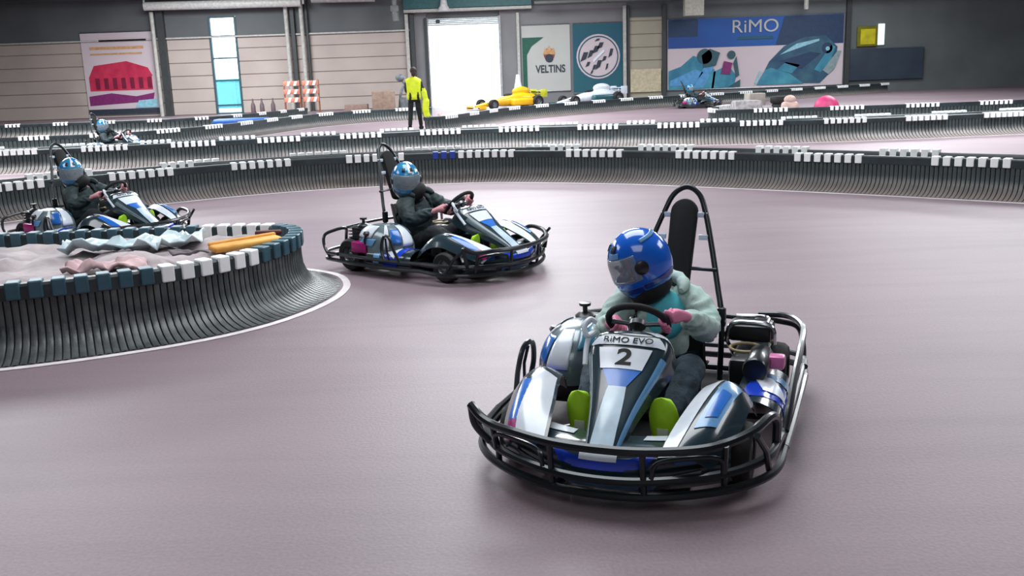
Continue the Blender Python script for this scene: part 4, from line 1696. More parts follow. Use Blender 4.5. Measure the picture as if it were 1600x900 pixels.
# --- standing track worker seen from behind, hi-vis vest
wk = root('person', 'person standing by the far track in a yellow hi-vis vest and black trousers, back turned', 'person', (-2.62, 28.1, 0), rad(8))
J = dict(pel=(0, 0, 0.95), sp=(0, 0, 1.12), ch=(0, 0, 1.33), nb=(0, 0, 1.47), hd=(0.02, 0.02, 1.62), tp=(0.02, 0.02, 1.70),
         ls=(-0.18, 0, 1.40), le=(-0.21, 0.02, 1.12), lw=(-0.13, 0.18, 1.0), rs=(0.18, 0, 1.40), re=(0.25, 0.02, 1.13), rw=(0.30, 0.16, 1.02),
         lh=(-0.09, 0, 0.92), lk=(-0.12, 0.02, 0.50), la=(-0.16, -0.04, 0.09), rh=(0.09, 0, 0.92), rk=(0.13, 0.05, 0.50), ra=(0.17, 0.10, 0.09))
J = {a: Vector(b) for a, b in J.items()}


def chain(seq, Vs, Es, Rs, start=None):
    a = start
    for p, r in seq:
        Vs.append(Vector(p))
        Rs.append(r)
        if a is not None:
            Es.append((a, len(Vs) - 1))
        a = len(Vs) - 1
    return a


V, E, R_ = [], [], []
i = chain([(J['pel'], 0.12), (J['sp'], 0.11), (J['ch'], 0.12), (J['nb'], 0.05), (J['hd'], 0.085), (J['tp'], 0.075)], V, E, R_)
for s, (a, b_, c_) in ((-1, ('ls', 'le', 'lw')), (1, ('rs', 're', 'rw'))):
    chain([(J[a], 0.055), (J[b_], 0.042), (J[c_], 0.028), (J[c_] + Vector((0, 0.07, -0.03)), (0.02, 0.035))], V, E, R_, 2)
    w0 = len(V) - 1
    for q in range(4):
        chain([(J[c_] + Vector(((q - 1.5) * 0.018, 0.12, -0.045 - 0.005 * abs(q - 1.5))), 0.009), (J[c_] + Vector(((q - 1.5) * 0.018, 0.145, -0.075)), 0.008)], V, E, R_, w0)
    chain([(J[c_] + Vector((-s * 0.045, 0.08, -0.03)), 0.01), (J[c_] + Vector((-s * 0.05, 0.11, -0.045)), 0.009)], V, E, R_, w0)
for (a, b_, c_) in (('lh', 'lk', 'la'), ('rh', 'rk', 'ra')):
    chain([(J[a], 0.08), (J[b_], 0.055), (J[c_], 0.04)], V, E, R_, 0)
skin('body', V, E, R_, M_skin, wk)
V, E, R_ = [], [], []
bm = bmesh.new()
prev = None
for (z, a, b_) in ((0.86, 0.205, 0.15), (0.95, 0.205, 0.15), (1.1, 0.20, 0.145), (1.25, 0.222, 0.15), (1.37, 0.235, 0.145), (1.43, 0.215, 0.13), (1.475, 0.13, 0.10), (1.50, 0.085, 0.08)):
    ring = [bm.verts.new((a * math.cos(2 * PI * q / 24), b_ * math.sin(2 * PI * q / 24), z)) for q in range(24)]
    if prev:
        for q in range(24):
            bm.faces.new((prev[q], prev[(q + 1) % 24], ring[(q + 1) % 24], ring[q]))
    prev = ring
vs_ = fin('vest', bm, M_hivis, wk)
sv_ = vs_.modifiers.new('thick', 'SOLIDIFY')
sv_.thickness = 0.012
V, E, R_ = [], [], []
for (a, b_, c_) in (('ls', 'le', 'lw'), ('rs', 're', 'rw')):
    V, E, R_ = [], [], []
    chain([(J[a], 0.075), (J[b_], 0.06), (J[c_], 0.04)], V, E, R_)
    skin('sleeve', V, E, R_, M_darkjeans, wk)
V, E, R_ = [], [], []
chain([(J['pel'] + Vector((0, 0, -0.04)), 0.145)], V, E, R_)
for (a, b_, c_) in (('lh', 'lk', 'la'), ('rh', 'rk', 'ra')):
    chain([(J[a], 0.105), (J[b_], 0.075), (J[c_], 0.06)], V, E, R_, 0)
skin('trousers', V, E, R_, M_matteblack, wk)
for a in ('la', 'ra'):
    V, E, R_ = [], [], []
    chain([(J[a] + Vector((0, -0.04, -0.02)), 0.08), (J[a] + Vector((0, 0.05, -0.03)), 0.075), (J[a] + Vector((0, 0.17, -0.05)), 0.05)], V, E, R_)
    skin('shoe', V, E, R_, M_matteblack, wk)
bm = bmesh.new()
ellipsoid(bm, (0.02, -0.005, 1.675), (0.098, 0.108, 0.105))
ellipsoid(bm, (0.02, -0.07, 1.60), (0.07, 0.05, 0.10))
fin('hair', bm, M_hair, wk)
bm = bmesh.new()
ellipsoid(bm, (0.02, 0.115, 1.64), (0.012, 0.016, 0.016), seg=8, rings=6)
fin('nose', bm, M_skin, wk)

# --- furled yellow flag on a pole beside the worker
fl = root('flag', 'furled yellow flag on a dark pole beside the worker in the vest', 'flag', (-2.27, 27.9, 0))
bm = bmesh.new()
tube(bm, [(0.05, 0, 0.02), (0, 0, 0.6), (-0.05, 0, 1.2)], 0.02, smooth=0)
lathe(bm, [(0.0, 0.0), (0.14, 0.0), (0.14, 0.03), (0.03, 0.05), (0.0, 0.05)], (0.05, 0, 0), 'z', 16)
fin('pole', bm, M_blacksteel, fl)
bm = bmesh.new()
P_ = [(-0.05, 0, 1.18), (-0.03, 0, 1.0), (0.0, 0.01, 0.8), (-0.02, 0, 0.6), (0.01, 0, 0.42), (0.02, 0, 0.34)]
tube(bm, P_, [0.05] * 3 + [0.075] * 8 + [0.10] * 10 + [0.09] * 6 + [0.05] * 5, seg=10)
fin('flag_cloth', bm, M_hivis, fl)


# ------------------------------------------------------------------ banners on the back wall
def flat(bm, poly, y, th=0.012):
    a = [bm.verts.new((p[0], y, p[1])) for p in poly]
    b_ = [bm.verts.new((p[0], y - th, p[1])) for p in poly]
    n = len(poly)
    bm.faces.new(a)
    bm.faces.new(b_[::-1])
    for i in range(n):
        bm.faces.new((a[i], b_[i], b_[(i + 1) % n], a[(i + 1) % n]))


def banner(name, label, x0, x1, z0, z1, m, y=WY - 0.03):
    R0 = root(name, label, 'banner', ((x0 + x1) / 2, y, z0))
    ox, oz = (x0 + x1) / 2, z0

    def add(nm, polys, mm, lay=1):
        b_ = bmesh.new()
        for p in polys:
            flat(b_, [(q[0] - ox, q[1] - oz) for q in p], -0.014 * lay)
        return fin(nm, b_, mm, R0, False)
    add('banner_sheet', [[(x0, z0), (x1, z0), (x1, z1), (x0, z1)]], m, 0)
    for zz in (z1 - oz, 0):
        b_ = bmesh.new()
        tube(b_, [(x0 - ox, 0, zz), (x1 - ox, 0, zz)], 0.03, smooth=0)
        fin('banner_rod', b_, M_alu, R0)
    return R0, add, (ox, oz)


def disc(cx, cz, r, n=28, rx=1.0):
    return [(cx + r * rx * math.cos(2 * PI * i / n), cz + r * math.sin(2 * PI * i / n)) for i in range(n)]


def wtext(par, o, txt, x, z, size, m, lay=2, bold=0.0, rot=0.0, sx=1.0):
    ux = Vector((math.cos(rot), 0, math.sin(rot)))
    uz = Vector((-math.sin(rot), 0, math.cos(rot)))
    return text_mesh('lettering', txt, size, frameM((x - o[0], -0.014 * lay - 0.014, z - o[1]), ux, uz), m, par, 0.008, bold, sx)


M_bwhite = mat('banner_white', (188, 190, 186), 0.6, c2=(178, 180, 176), scale=0.4)
M_bgreen = mat('banner_green', (20, 92, 74), 0.6)
M_bteal = mat('banner_teal', (20, 78, 104), 0.6, c2=(24, 92, 104), scale=0.4)
M_bblue = mat('banner_blue', (24, 94, 176), 0.6, c2=(30, 70, 140), scale=0.22)
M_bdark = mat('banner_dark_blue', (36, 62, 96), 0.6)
M_bpink = mat('banner_pale', (206, 192, 198), 0.6, c2=(198, 184, 190), scale=0.4)
M_bred = mat('banner_red', (200, 50, 84), 0.6, c2=(176, 30, 70), scale=2)
M_bdred = mat('banner_dark_red', (120, 20, 56), 0.6)
M_bgold = mat('banner_gold', (206, 158, 110), 0.6)
M_bsea = mat('banner_sea', (70, 150, 170), 0.6, c2=(40, 110, 140), scale=1.2)
M_bice = mat('banner_ice', (150, 205, 222), 0.6)
M_binkd = mat('banner_ink', (46, 56, 70), 0.6)
M_bviolet = mat('banner_violet', (130, 40, 110), 0.6)

# 1 pavilion banner at the left, runs out of the photo
R1, add1, o1 = banner('banner', 'white banner with a red pavilion picture at the far left of the back wall', -20.4, -16.75, 0.15, 4.05, M_bpink)
add1('gold_line', [[(-20.0, 3.25), (-17.4, 3.25), (-17.4, 3.38), (-20.0, 3.38)], [(-20.0, 3.0), (-17.5, 3.0), (-17.5, 3.08), (-20.0, 3.08)]], M_bgold)
add1('pavilion_roof', [[(-20.2, 1.95), (-17.1, 1.95), (-17.3, 2.35), (-18.3, 2.68), (-19.9, 2.5)]], M_bred)
add1('pavilion_wall', [[(-20.2, 1.3), (-17.15, 1.3), (-17.15, 1.95), (-20.2, 1.95)]], M_bred)
add1('pavilion_window', [[(-19.9 + i * 0.42, 1.38), (-19.7 + i * 0.42, 1.38), (-19.7 + i * 0.42, 1.9), (-19.9 + i * 0.42, 1.9)] for i in range(7)], M_bdred, 2)
add1('flower_bed', [[(-20.3, 0.6), (-17.2, 0.75), (-17.1, 1.15), (-18.0, 1.0), (-19.2, 1.18), (-20.3, 1.05)]], M_bviolet)
add1('lower_field', [[(-20.4, 0.17), (-16.8, 0.17), (-16.8, 0.42), (-20.4, 0.42)]], M_binkd)
add1('pale_patch', [[(-18.1, 0.45), (-17.0, 0.45), (-17.0, 0.85), (-17.9, 0.8)]], M_bice, 2)

# 2 white and green banner
R2, add2, o2 = banner('banner', 'white banner with green corner and red crest right of the open door', 0.88, 3.22, 0.55, 3.7, M_bwhite)
add2('green_edge', [[(0.9, 0.6), (1.12, 0.6), (1.12, 2.3), (1.35, 2.7), (1.95, 3.12), (0.9, 3.12)]], M_bgreen)
add2('crest', [disc(2.2, 2.3, 0.30, rx=0.9)], mat('crest_red', (150, 70, 62), 0.6))
add2('crest_shield', [disc(2.2, 2.12, 0.2)], M_binkd, 2)
add2('crest_rays', [[(1.9, 2.3), (2.0, 2.62), (2.08, 2.5), (2.2, 2.72), (2.32, 2.5), (2.42, 2.62), (2.5, 2.3)]], M_bgold, 2)
wtext(R2, o2, 'VELTINS', 2.25, 1.6, 0.50, M_binkd, 1, 0.012, 0, 0.78)

# 3 teal banner with disc
R3, add3, o3 = banner('banner', 'teal banner with a large round white emblem, beside the green and white banner', 3.36, 5.76, 0.4, 3.7, M_bteal)
add3('round_emblem', [disc(4.58, 2.12, 1.06)], M_bpink)
bq = bmesh.new()
tube(bq, [(4.58 - o3[0] + 0.95 * math.cos(2 * PI * i / 36), -0.03, 2.12 - o3[1] + 0.95 * math.sin(2 * PI * i / 36)) for i in range(36)], 0.03, closed=True, smooth=1, seg=6)
fin('emblem_ring', bq, M_bteal, R3)
dd = [(-0.66, 0.0, 0.26, 0.36), (-0.36, 0.12, 0.2, 0.3), (-0.1, 0.32, 0.26, 0.3), (0.12, 0.5, 0.22, 0.26), (-0.5, -0.36, 0.16, 0.2), (-0.2, -0.52, 0.14, 0.22), (0.02, -0.4, 0.22, 0.36), (0.3, -0.12, 0.16, 0.2), (0.62, 0.14, 0.16, 0.34), (0.42, -0.5, 0.1, 0.24), (-0.02, 0.78, 0.18, 0.1), (-0.32, -0.74, 0.1, 0.14)]
for a_, c_, w, h in [(a, b, c * 0.85, d * 1.25) for a, b, c, d in dd]:
    cx_, cz_ = 4.58 + a_, 2.12 + c_
    add3('emblem_script', [[(cx_ - w, cz_ - h * 0.5), (cx_ + w * 0.3, cz_ - h * 0.2), (cx_ + w * 0.8, cz_ + h * 0.5), (cx_ - w * 0.2, cz_ + h * 0.5)]], M_binkd, 3)
add3('emblem_bar', [[(4.3, 1.96), (4.36, 1.86), (4.9, 2.36), (4.84, 2.46)]], M_white, 4)

# 4 large blue kart banner
R4, add4, o4 = banner('banner', 'large blue and white kart banner lettered RiMO on the right of the wall', 7.95, 16.5, 0.38, 3.75, M_bpink)
add4('blue_field', [[(7.97, 2.36), (16.48, 2.36), (16.48, 3.73), (7.97, 3.73)]], M_bblue)
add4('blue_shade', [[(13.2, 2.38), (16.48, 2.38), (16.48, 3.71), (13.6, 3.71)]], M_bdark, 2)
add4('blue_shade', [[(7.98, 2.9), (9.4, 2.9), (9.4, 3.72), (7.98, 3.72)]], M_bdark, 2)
wtext(R4, o4, 'RiMO', 12.18, 3.27, 0.86, M_bwhite, 3, 0.0, 0, 1.12)
add4('tagline', [[(11.3, 2.68), (13.1, 2.68), (13.0, 2.82), (11.4, 2.82)]], M_bteal, 3)
# racing figure on the left picture
add4('kart_picture', [[(8.0, 0.42), (10.2, 0.42), (10.3, 1.2), (9.9, 1.75), (9.2, 2.0), (8.6, 1.5), (8.0, 1.3)], [(10.1, 0.42), (11.2, 0.42), (11.3, 1.0), (10.9, 1.5), (10.2, 1.2)]], M_bsea, 2)
add4('kart_picture', [[(8.05, 0.6), (9.2, 0.6), (9.7, 1.2), (9.3, 1.35), (8.1, 0.85)], [(9.2, 0.45), (9.7, 0.45), (10.2, 1.45), (9.7, 1.4)]], mat('banner_sky', (90, 160, 215), 0.6), 3)
add4('kart_picture', [disc(9.75, 1.95, 0.36), [(9.7, 1.4), (10.3, 1.5), (10.5, 2.1), (10.0, 2.3), (9.6, 2.0)], disc(11.05, 1.98, 0.2), [(11.3, 0.9), (11.45, 1.0), (11.3, 1.9), (11.15, 1.6)], [(10.9, 0.45), (11.5, 0.45), (11.5, 0.8)]], mat('banner_figure', (50, 90, 100), 0.6), 4)
add4('kart_picture', [[(10.55, 1.1), (11.0, 1.05), (11.1, 1.6), (10.7, 1.7)]], M_bviolet, 5)
# second picture
add4('kart_picture', [[(12.4, 0.6), (12.9, 1.6), (13.6, 2.3), (14.6, 2.7), (15.6, 2.75), (16.2, 2.2), (16.1, 1.2), (15.4, 0.5)]], mat('banner_helmet', (58, 98, 116), 0.6, c2=(36, 70, 100), scale=1.3), 3)
add4('kart_picture', [[(12.3, 0.5), (14.6, 0.5), (13.9, 1.0), (13.0, 1.3), (12.7, 1.2)], [(13.3, 1.2), (14.0, 1.0), (14.4, 1.4), (13.7, 1.55)], [(15.1, 1.15), (15.9, 2.3), (16.1, 2.2), (15.9, 1.6), (15.4, 1.0)]], M_bsea, 4)
add4('kart_picture', [[(13.4, 1.6), (14.9, 2.0), (15.4, 1.9), (14.5, 1.2)], disc(15.7, 2.15, 0.26)], M_bdark, 4)
for pg in ([(13.4, 1.9), (15.3, 2.5), (15.3, 2.6), (14.2, 2.4)], [(12.2, 0.55), (12.45, 1.2), (12.5, 1.1), (12.3, 0.55)], disc(15.72, 2.12, 0.1)):
    add4('kart_picture', [pg], M_bice, 5)
add4('kart_picture', [[(15.5, 1.1), (16.2, 2.0), (16.4, 2.0), (16.1, 1.2), (15.8, 0.9)]], mat('banner_grey', (140, 160, 165), 0.6), 5)

# 5 right-hand dark board with yellow sign
bb = bmesh.new()
box(bb, (0, 0, 1.3), (3.6, 0.06, 1.5), 0.01, seg=1)
ob = fin('wall_board', bb, mat('slate_board', (58, 72, 84), 0.5, c2=(44, 54, 70), scale=0.6), None, False)
ob.location = (18.6, WY - 0.12, 0)
tag(ob, 'dark slate board on the wall right of the blue kart banner', 'board')
R5 = root('wall_sign', 'square yellow sign on the wall right of the blue kart banner', 'sign', (17.62, WY - 0.08, 2.15))
bb = bmesh.new()
box(bb, (0, 0, 0.48), (0.98, 0.12, 0.95), 0.02, seg=1)
fin('sign_case', bb, mat('sign_olive', (120, 118, 20), 0.5), R5)
bb = bmesh.new()
box(bb, (0.02, -0.07, 0.46), (0.72, 0.02, 0.72), 0.008, seg=1)
fin('sign_face', bb, mat('sign_yellow', (216, 204, 30), 0.5, c2=(180, 170, 30), scale=3), R5)
bb = bmesh.new()
box(bb, (0, 0, 0.5), (0.32, 0.08, 1.0), 0.02, seg=1)
ws = fin('wall_lamp', bb, emit_mat('lamp_white', (225, 240, 240), 0.75), None, False)
ws.location = (18.3, WY - 0.08, 2.2)
tag(ws, 'pale upright wall lamp touching the right side of the yellow sign', 'lamp')
bb = bmesh.new()
box(bb, (0, 0, 0.55), (1.5, 0.06, 1.1), 0.01, seg=1)
wn = fin('notice_board', bb, mat('cream_board', (204, 192, 162), 0.6), None, False)
wn.location = (6.88, WY - 0.1, 0.35)
tag(wn, 'plain cream board between the round emblem banner and the blue kart banner', 'board')

# ------------------------------------------------------------------ things hanging below the roof
bb = bmesh.new()
tube(bb, [(-16.9, 47.3, 5.14), (-9.5, 47.3, 5.08)], 0.2, smooth=0, seg=14)
tube(bb, [(-9.4, 47.3, 5.0), (-9.4, 47.3, 6.5)], 0.05, smooth=0)
tube(bb, [(-16.9, 47.3, 5.0), (-16.9, 47.3, 6.5)], 0.05, smooth=0)
du_ = fin('air_duct', bb, mat('duct_white', (214, 214, 210), 0.4))
tag(du_, 'long white round air duct under the roof at upper left', 'duct')
bb = bmesh.new()
tube(bb, [(-9.0, 47.3, 5.2), (-6.0, 47.3, 5.15)], 0.17, smooth=0, seg=14)
tube(bb, [(-6.1, 47.3, 5.2), (-6.1, 47.3, 6.5)], 0.05, smooth=0)
tube(bb, [(-8.8, 47.3, 5.2), (-8.8, 47.3, 6.5)], 0.05, smooth=0)
d3_ = fin('air_duct', bb, mat('duct_grey', (170, 170, 170), 0.4))
tag(d3_, 'short grey round air duct continuing right of the long white one', 'duct')
R6 = root('pendant_lamp', 'white bell-shaped pendant lamp hanging above the open loading door', 'lamp', (-2.75, 47.1, 4.45))
bb = bmesh.new()
lathe(bb, [(0.32, 0.0), (0.3, 0.05), (0.18, 0.25), (0.14, 0.5), (0.06, 0.6), (0.0, 0.6)], (0, 0, 0), 'z', 20)
fin('lamp_shade', bb, mat('lamp_enamel', (220, 216, 218), 0.4), R6)
bb = bmesh.new()
tube(bb, [(0, 0, 0.58), (0, 0, 2.15)], 0.03, smooth=0)
fin('cord', bb, M_trimpale, R6)
bb = bmesh.new()
box(bb, (0, 0, 0.9), (0.9, 0.5, 1.85), 0.02, seg=1)
hv = fin('heater_box', bb, mat('box_cream', (196, 194, 182), 0.5), None, False)
hv.location = (9.0, 46.9, 3.84)
for v in hv.data.vertices:
    pass
tag(hv, 'cream box unit hanging from the roof at the left edge of the blue kart banner', 'heater')
bb = bmesh.new()
tube(bb, [(0, 0, 0), (0, 0, 2.6)], 0.11, smooth=0, seg=12)
pp = fin('roof_post', bb, M_trimpale)
pp.location = (14.4, 47.2, 3.95)
tag(pp, 'pale post coming down from the roof above the blue kart banner', 'post')
bb = bmesh.new()
tube(bb, [(-5.05, 46.9, 6.5), (-5.05, 46.9, 4.75)], 0.12, smooth=0, seg=12)
box(bb, (-5.05, 46.9, 4.62), (0.38, 0.3, 0.3), 0.05)
tube(bb, [(-5.05, 46.9, 4.5), (-5.02, 46.9, 4.05)], 0.16, smooth=0, seg=12)
cp = fin('speaker', bb, mat('speaker_grey', (130, 132, 132), 0.5))
tag(cp, 'grey speaker hanging on a pole left of the open loading door', 'speaker')
for i, (x, m) in enumerate(((-10.35, M_trimpale), (-9.62, M_trimpale))):
    bb = bmesh.new()
    tube(bb, [(0, 0, 0), (0, 0, 6.4)], 0.1, smooth=0, seg=10)
    pw = fin('wall_pipe', bb, m)
    pw.location = (x, WY - 0.32, 0)
    tag(pw, ('left' if i == 0 else 'right') + ' of the two pale pipes rising above the orange and white road barriers', 'pipe')
bb = bmesh.new()
tube(bb, [(0, 0, 0), (0, 0, 4.9)], 0.1, smooth=0, seg=10)
pw = fin('wall_pipe', bb, M_trimpale)
pw.location = (-16.75, WY - 0.32, 0)
tag(pw, 'pale pipe beside the red pavilion banner at the left', 'pipe')


# ------------------------------------------------------------------ display race cars by the wall
def race_car(label, loc, rz, body, second, wing, scale=1.0):
    R0 = root('race_car', label, 'race car', loc, rz)
    R0.scale = (0.84, 0.84, 0.84)
    S_ = scale
    bm = bmesh.new()
    secs = [(2.0, 0.18, 0.08, 0.06), (1.5, 0.24, 0.14, 0.10), (0.9, 0.32, 0.22, 0.17), (0.4, 0.38, 0.30, 0.24), (-0.1, 0.42, 0.36, 0.30), (-0.7, 0.46, 0.34, 0.34), (-1.4, 0.42, 0.26, 0.28), (-1.8, 0.36, 0.16, 0.16)]
    prev = None
    for (x, z, hw, hh) in secs:
        ring = [bm.verts.new((x * S_, math.copysign(abs(math.cos(2 * PI * i / 14)) ** 0.7, math.cos(2 * PI * i / 14)) * hw, z + math.copysign(abs(math.sin(2 * PI * i / 14)) ** 0.8, math.sin(2 * PI * i / 14)) * hh)) for i in range(14)]
        if prev:
            for i in range(14):
                bm.faces.new((prev[i], prev[(i + 1) % 14], ring[(i + 1) % 14], ring[i]))
        else:
            bm.faces.new(ring)
        prev = ring
    bm.faces.new(prev[::-1])
    fin('body_shell', bm, body, R0)
    bm = bmesh.new()
    ellipsoid(bm, (-0.75, 0, 0.84), (0.55, 0.13, 0.24))
    fin('air_box', bm, body, R0)
    for s in (-1, 1):
        bm = bmesh.new()
        box(bm, (-0.5, s * 0.5, 0.32), (1.3, 0.36, 0.36), 0.1, seg=3)
        fin('side_pod', bm, second, R0)
    bm = bmesh.new()
    ellipsoid(bm, (0.0, 0, 0.66), (0.32, 0.2, 0.1))
    fin('cockpit', bm, M_matteblack, R0)
    for nm, x, z, w, m in (('front_wing', 1.95, 0.14, 1.3, second), ('rear_wing', -1.85, 0.82, 1.0, wing)):
        bm = bmesh.new()
        box(bm, (x, 0, z), (0.34, w, 0.03), 0.01)
        for s in (-1, 1):
            box(bm, (x, s * w / 2, z - (0.02 if x > 0 else 0.12)), (0.4, 0.025, 0.16 if x > 0 else 0.4), 0.008)
        if x < 0:
            box(bm, (x, 0, z - 0.25), (0.1, 0.06, 0.45), 0.01)
            box(bm, (x, 0, z - 0.14), (0.3, w, 0.03), 0.01)
        fin(nm, bm, m, R0)
    for x, y, r, w in ((1.3, 0.62, 0.26, 0.24), (1.3, -0.62, 0.26, 0.24), (-1.35, 0.62, 0.31, 0.32), (-1.35, -0.62, 0.31, 0.32)):
        wheel(R0, x, y, r, w)
        bm = bmesh.new()
        tube(bm, [(x, y * 0.9, r), (x + 0.1, y * 0.25, r + 0.08)], 0.02, smooth=0)
        tube(bm, [(x, y * 0.9, r), (x - 0.12, y * 0.25, r + 0.02)], 0.02, smooth=0)
        fin('suspension_arm', bm, M_blacksteel, R0)
    return R0


M_yel = mat('race_yellow', (242, 190, 20), 0.3, 0, 0.4, c2=(226, 168, 16), scale=2)
race_car('yellow open-wheel race car parked in front of the open loading door', (0.15, 42.2, 0), rad(212), M_yel, M_yel, mat('race_lime', (206, 210, 50), 0.4))
race_car('white and teal open-wheel race car parked below the round emblem banner', (3.75, 43.4, 0), rad(208), M_white, mat('race_teal', (44, 96, 104), 0.3, 0, 0.4), M_white)

# ------------------------------------------------------------------ clutter along the wall
rb = root('road_barrier', 'left of two orange and white road barriers standing by the pale pipes', 'barrier', (-9.55, 44.0, 0), 0, 'orange road barriers by the wall')
bm = bmesh.new()
for x in (-0.34, 0.34):
    box(bm, (x, 0, 0.75), (0.07, 0.07, 1.5), 0.01)
    box(bm, (x, 0, 0.03), (0.1, 0.5, 0.06), 0.01)
fin('barrier_frame', bm, mat('rust_frame', (150, 92, 72), 0.6), rb)
M_or = mat('barrier_orange', (206, 132, 108), 0.5)
for i, z in enumerate((1.36, 1.0, 0.64)):
    bm = bmesh.new()
    box(bm, (0, -0.05, z), (0.72, 0.03, 0.22), 0.01)
    bo = fin('barrier_board', bm, M_or, rb)
    bm = bmesh.new()
    for q in (-0.22, 0.08):
        flat(bm, [(q, z - 0.1), (q + 0.12, z - 0.1), (q + 0.2, z + 0.1), (q + 0.08, z + 0.1)], -0.067, 0.004)
    fin('white_stripe', bm, M_white, bo, False)
rb2 = copy_tree(rb)
rb2.location = (-8.7, 44.0, 0)
rb2['label'] = 'right of two orange and white road barriers standing by the pale pipes'


def simple(name, label, cat, bm, m, loc, rz=0, group=None, smooth=True):
    o = fin(name, bm, m, None, smooth)
    o.location = loc
    o.rotation_euler = (0, 0, rz)
    return tag(o, label, cat, group)


bm = bmesh.new()
box(bm, (0, 0, 0.19), (1.0, 0.5, 0.38), 0.02)
simple('crate', 'low flat brown crate, leftmost by the wall behind the track', 'crate', bm, mat('brown_board', (150, 124, 114), 0.7), (-6.55, 43.0, 0))
bm = bmesh.new()
box(bm, (0, 0, 0.45), (1.0, 0.6, 0.9), 0.02)
box(bm, (0, -0.302, 0.45), (0.06, 0.01, 0.88))
simple('cardboard_box', 'large brown cardboard box to the left of the worker in the yellow vest', 'box', bm, mat('cardboard', (158, 136, 120), 0.8, c2=(140, 118, 104)), (-5.35, 43.0, 0), 0.1)
bm = bmesh.new()
tube(bm, [(-0.4, 0, 0.05), (-0.25, 0, 0.9), (0.1, 0.05, 1.35)], 0.06)
tube(bm, [(0.4, 0, 0.05), (0.2, 0, 0.6), (-0.3, 0.05, 1.5)], 0.05)
box(bm, (0, 0, 0.35), (0.7, 0.4, 0.5), 0.06)
ellipsoid(bm, (-0.3, 0, 1.45), (0.2, 0.15, 0.16))
simple('cleaning_machine', 'grey machine with raised handles between the cardboard box and the worker', 'machine', bm, mat('machine_grey', (120, 132, 142), 0.5, c2=(96, 100, 100)), (-4.3, 43.2, 0))
for i, x in enumerate((-11.35, -10.95, -10.45)):
    bm = bmesh.new()
    lathe(bm, [(0.0, 0.0), (0.10, 0.0), (0.11, 0.05), (0.1, 0.45), (0.04, 0.62), (0.035, 0.75), (0.0, 0.76)], (0, 0, 0), 'z', 14)
    simple('gas_bottle', ('leftmost', 'middle', 'rightmost')[i] + ' of three slim dark bottles left of the orange road barriers', 'bottle', bm, mat('bottle_dark', (96, 80, 84), 0.4), (x, 44.0, 0), 0, 'dark bottles by the wall')
bm = bmesh.new()
box(bm, (0, 0, 0.19), (1.8, 0.6, 0.38), 0.1, seg=3)
simple('crash_mat', 'bright blue crash mat on the floor, right below the tall window', 'mat', bm, mat('mat_blue', (20, 92, 180), 0.5), (-8.5, 31.4, 0), 0)
bm = bmesh.new()
V0 = []
for (x, z, w) in ((0, 0, 0.3), (0.1, 0.35, 0.28), (0.0, 0.6, 0.15)):
    pass
ellipsoid(bm, (-0.2, 0, 0.14), (0.35, 0.25, 0.14))
ellipsoid(bm, (0.25, 0.05, 0.2), (0.25, 0.22, 0.2))
ellipsoid(bm, (0.6, 0, 0.12), (0.35, 0.2, 0.12))
simple('plastic_sack', 'white crumpled sacks on the floor behind the race track near the door', 'sack', bm, mat('sack_white', (214, 216, 222), 0.6, bump=0.5, bscale=6), (-1.75, 31.0, 0))
bm = bmesh.new()
lathe(bm, [(0.0, 0), (0.17, 0), (0.18, 0.03), (0.14, 0.04), (0.1, 0.2), (0.05, 0.42), (0.03, 0.45), (0.0, 0.45)], (0, 0, 0), 'z', 16)
simple('traffic_cone', 'pale pink cone on the track right beside the worker in the vest', 'cone', bm, mat('cone_pink', (226, 190, 190), 0.5), (-1.95, 28.6, 0))
bm = bmesh.new()
lathe(bm, [(0.0, 0), (0.3, 0), (0.32, 0.06), (0.25, 0.5), (0.12, 1.15), (0.09, 1.4), (0.0, 1.42)], (0, 0, 0), 'z', 16)
simple('white_bollard', 'tall white cone-shaped bollard between the loading door and the green banner', 'bollard', bm, M_white, (0.62, 45.6, 0))

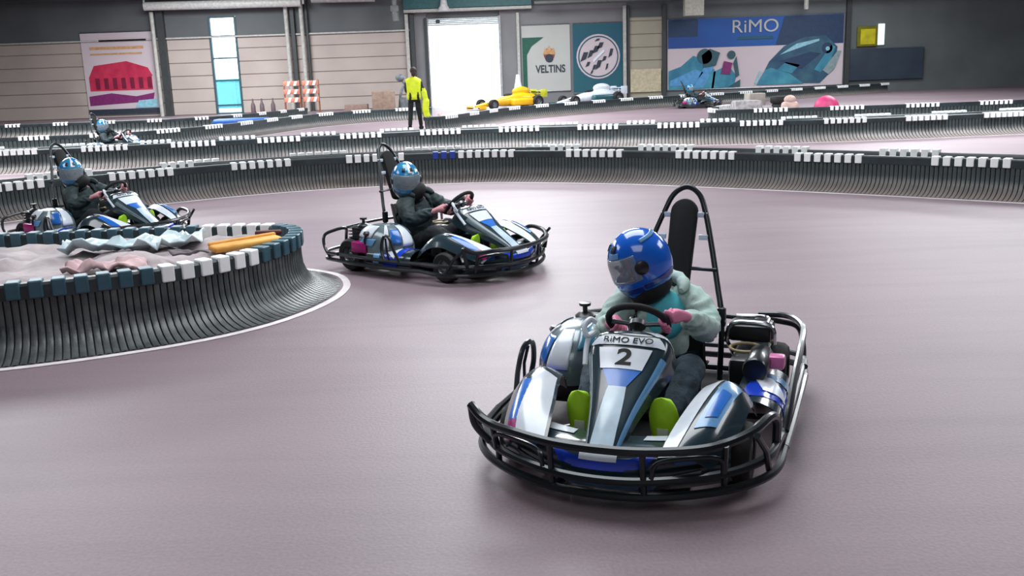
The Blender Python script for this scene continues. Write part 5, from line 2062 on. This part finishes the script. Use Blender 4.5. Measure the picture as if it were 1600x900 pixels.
# clutter behind the rounded right-hand barrier
bm = bmesh.new()
ellipsoid(bm, (0, 0, 0.22), (0.33, 0.3, 0.22))
for v in bm.verts:
    v.co.z = max(v.co.z, 0.0)
simple('beanbag', 'bright pink cushion on the ground behind the right barrier', 'cushion', bm, mat('hot_pink', (226, 70, 130), 0.5), (8.62, 26.2, 0.0)).scale = (1, 1, 1.45)
bm = bmesh.new()
for (x, y, z, a, b_, c_) in ((0, 0, 0.3, 0.45, 0.35, 0.3), (0.4, 0.1, 0.22, 0.3, 0.3, 0.22), (-0.45, 0, 0.2, 0.3, 0.3, 0.2)):
    box(bm, (x, y, z), (a * 1.6, b_ * 1.6, c_ * 2), 0.06, rot=RZ(x), seg=2)
simple('sandbag_heap', 'pale grey bags heaped at the left end of the right barrier', 'bags', bm, mat('bag_grey', (186, 180, 182), 0.8, c2=(140, 136, 138), bump=0.4, bscale=7), (6.35, 25.7, 0))
bm = bmesh.new()
box(bm, (0, 0, 0.35), (0.5, 0.4, 0.7), 0.03)
simple('metal_cabinet', 'beige cabinet standing behind the grey bags on the right', 'cabinet', bm, mat('cabinet_beige', (178, 170, 160), 0.5), (7.25, 28.4, 0), 0.2)
bm = bmesh.new()
lathe(bm, [(0.12, 0.0), (0.3, 0.0), (0.33, 0.04), (0.33, 0.16), (0.3, 0.2), (0.12, 0.2)], (0, 0, 0), 'z', 20)
lathe(bm, [(0.12, 0.2), (0.3, 0.2), (0.33, 0.24), (0.33, 0.36), (0.3, 0.4), (0.12, 0.4)], (0.03, 0, 0), 'z', 20)
lathe(bm, [(0.12, 0.4), (0.3, 0.4), (0.33, 0.44), (0.33, 0.56), (0.3, 0.6), (0.12, 0.6)], (-0.02, 0, 0), 'z', 20)
simple('tyre_stack', 'stack of black tyres between the beige cabinet and the pink cushion', 'tyres', bm, M_rubber, (7.95, 28.0, 0))
bm = bmesh.new()
box(bm, (0, 0, 0.25), (0.45, 0.3, 0.5), 0.1, seg=3)
ellipsoid(bm, (0, 0, 0.55), (0.16, 0.14, 0.12))
simple('duffel_bag', 'pale pinkish bag in front of the black tyre stack', 'bag', bm, mat('bag_pink', (220, 190, 180), 0.6), (7.75, 26.6, 0))
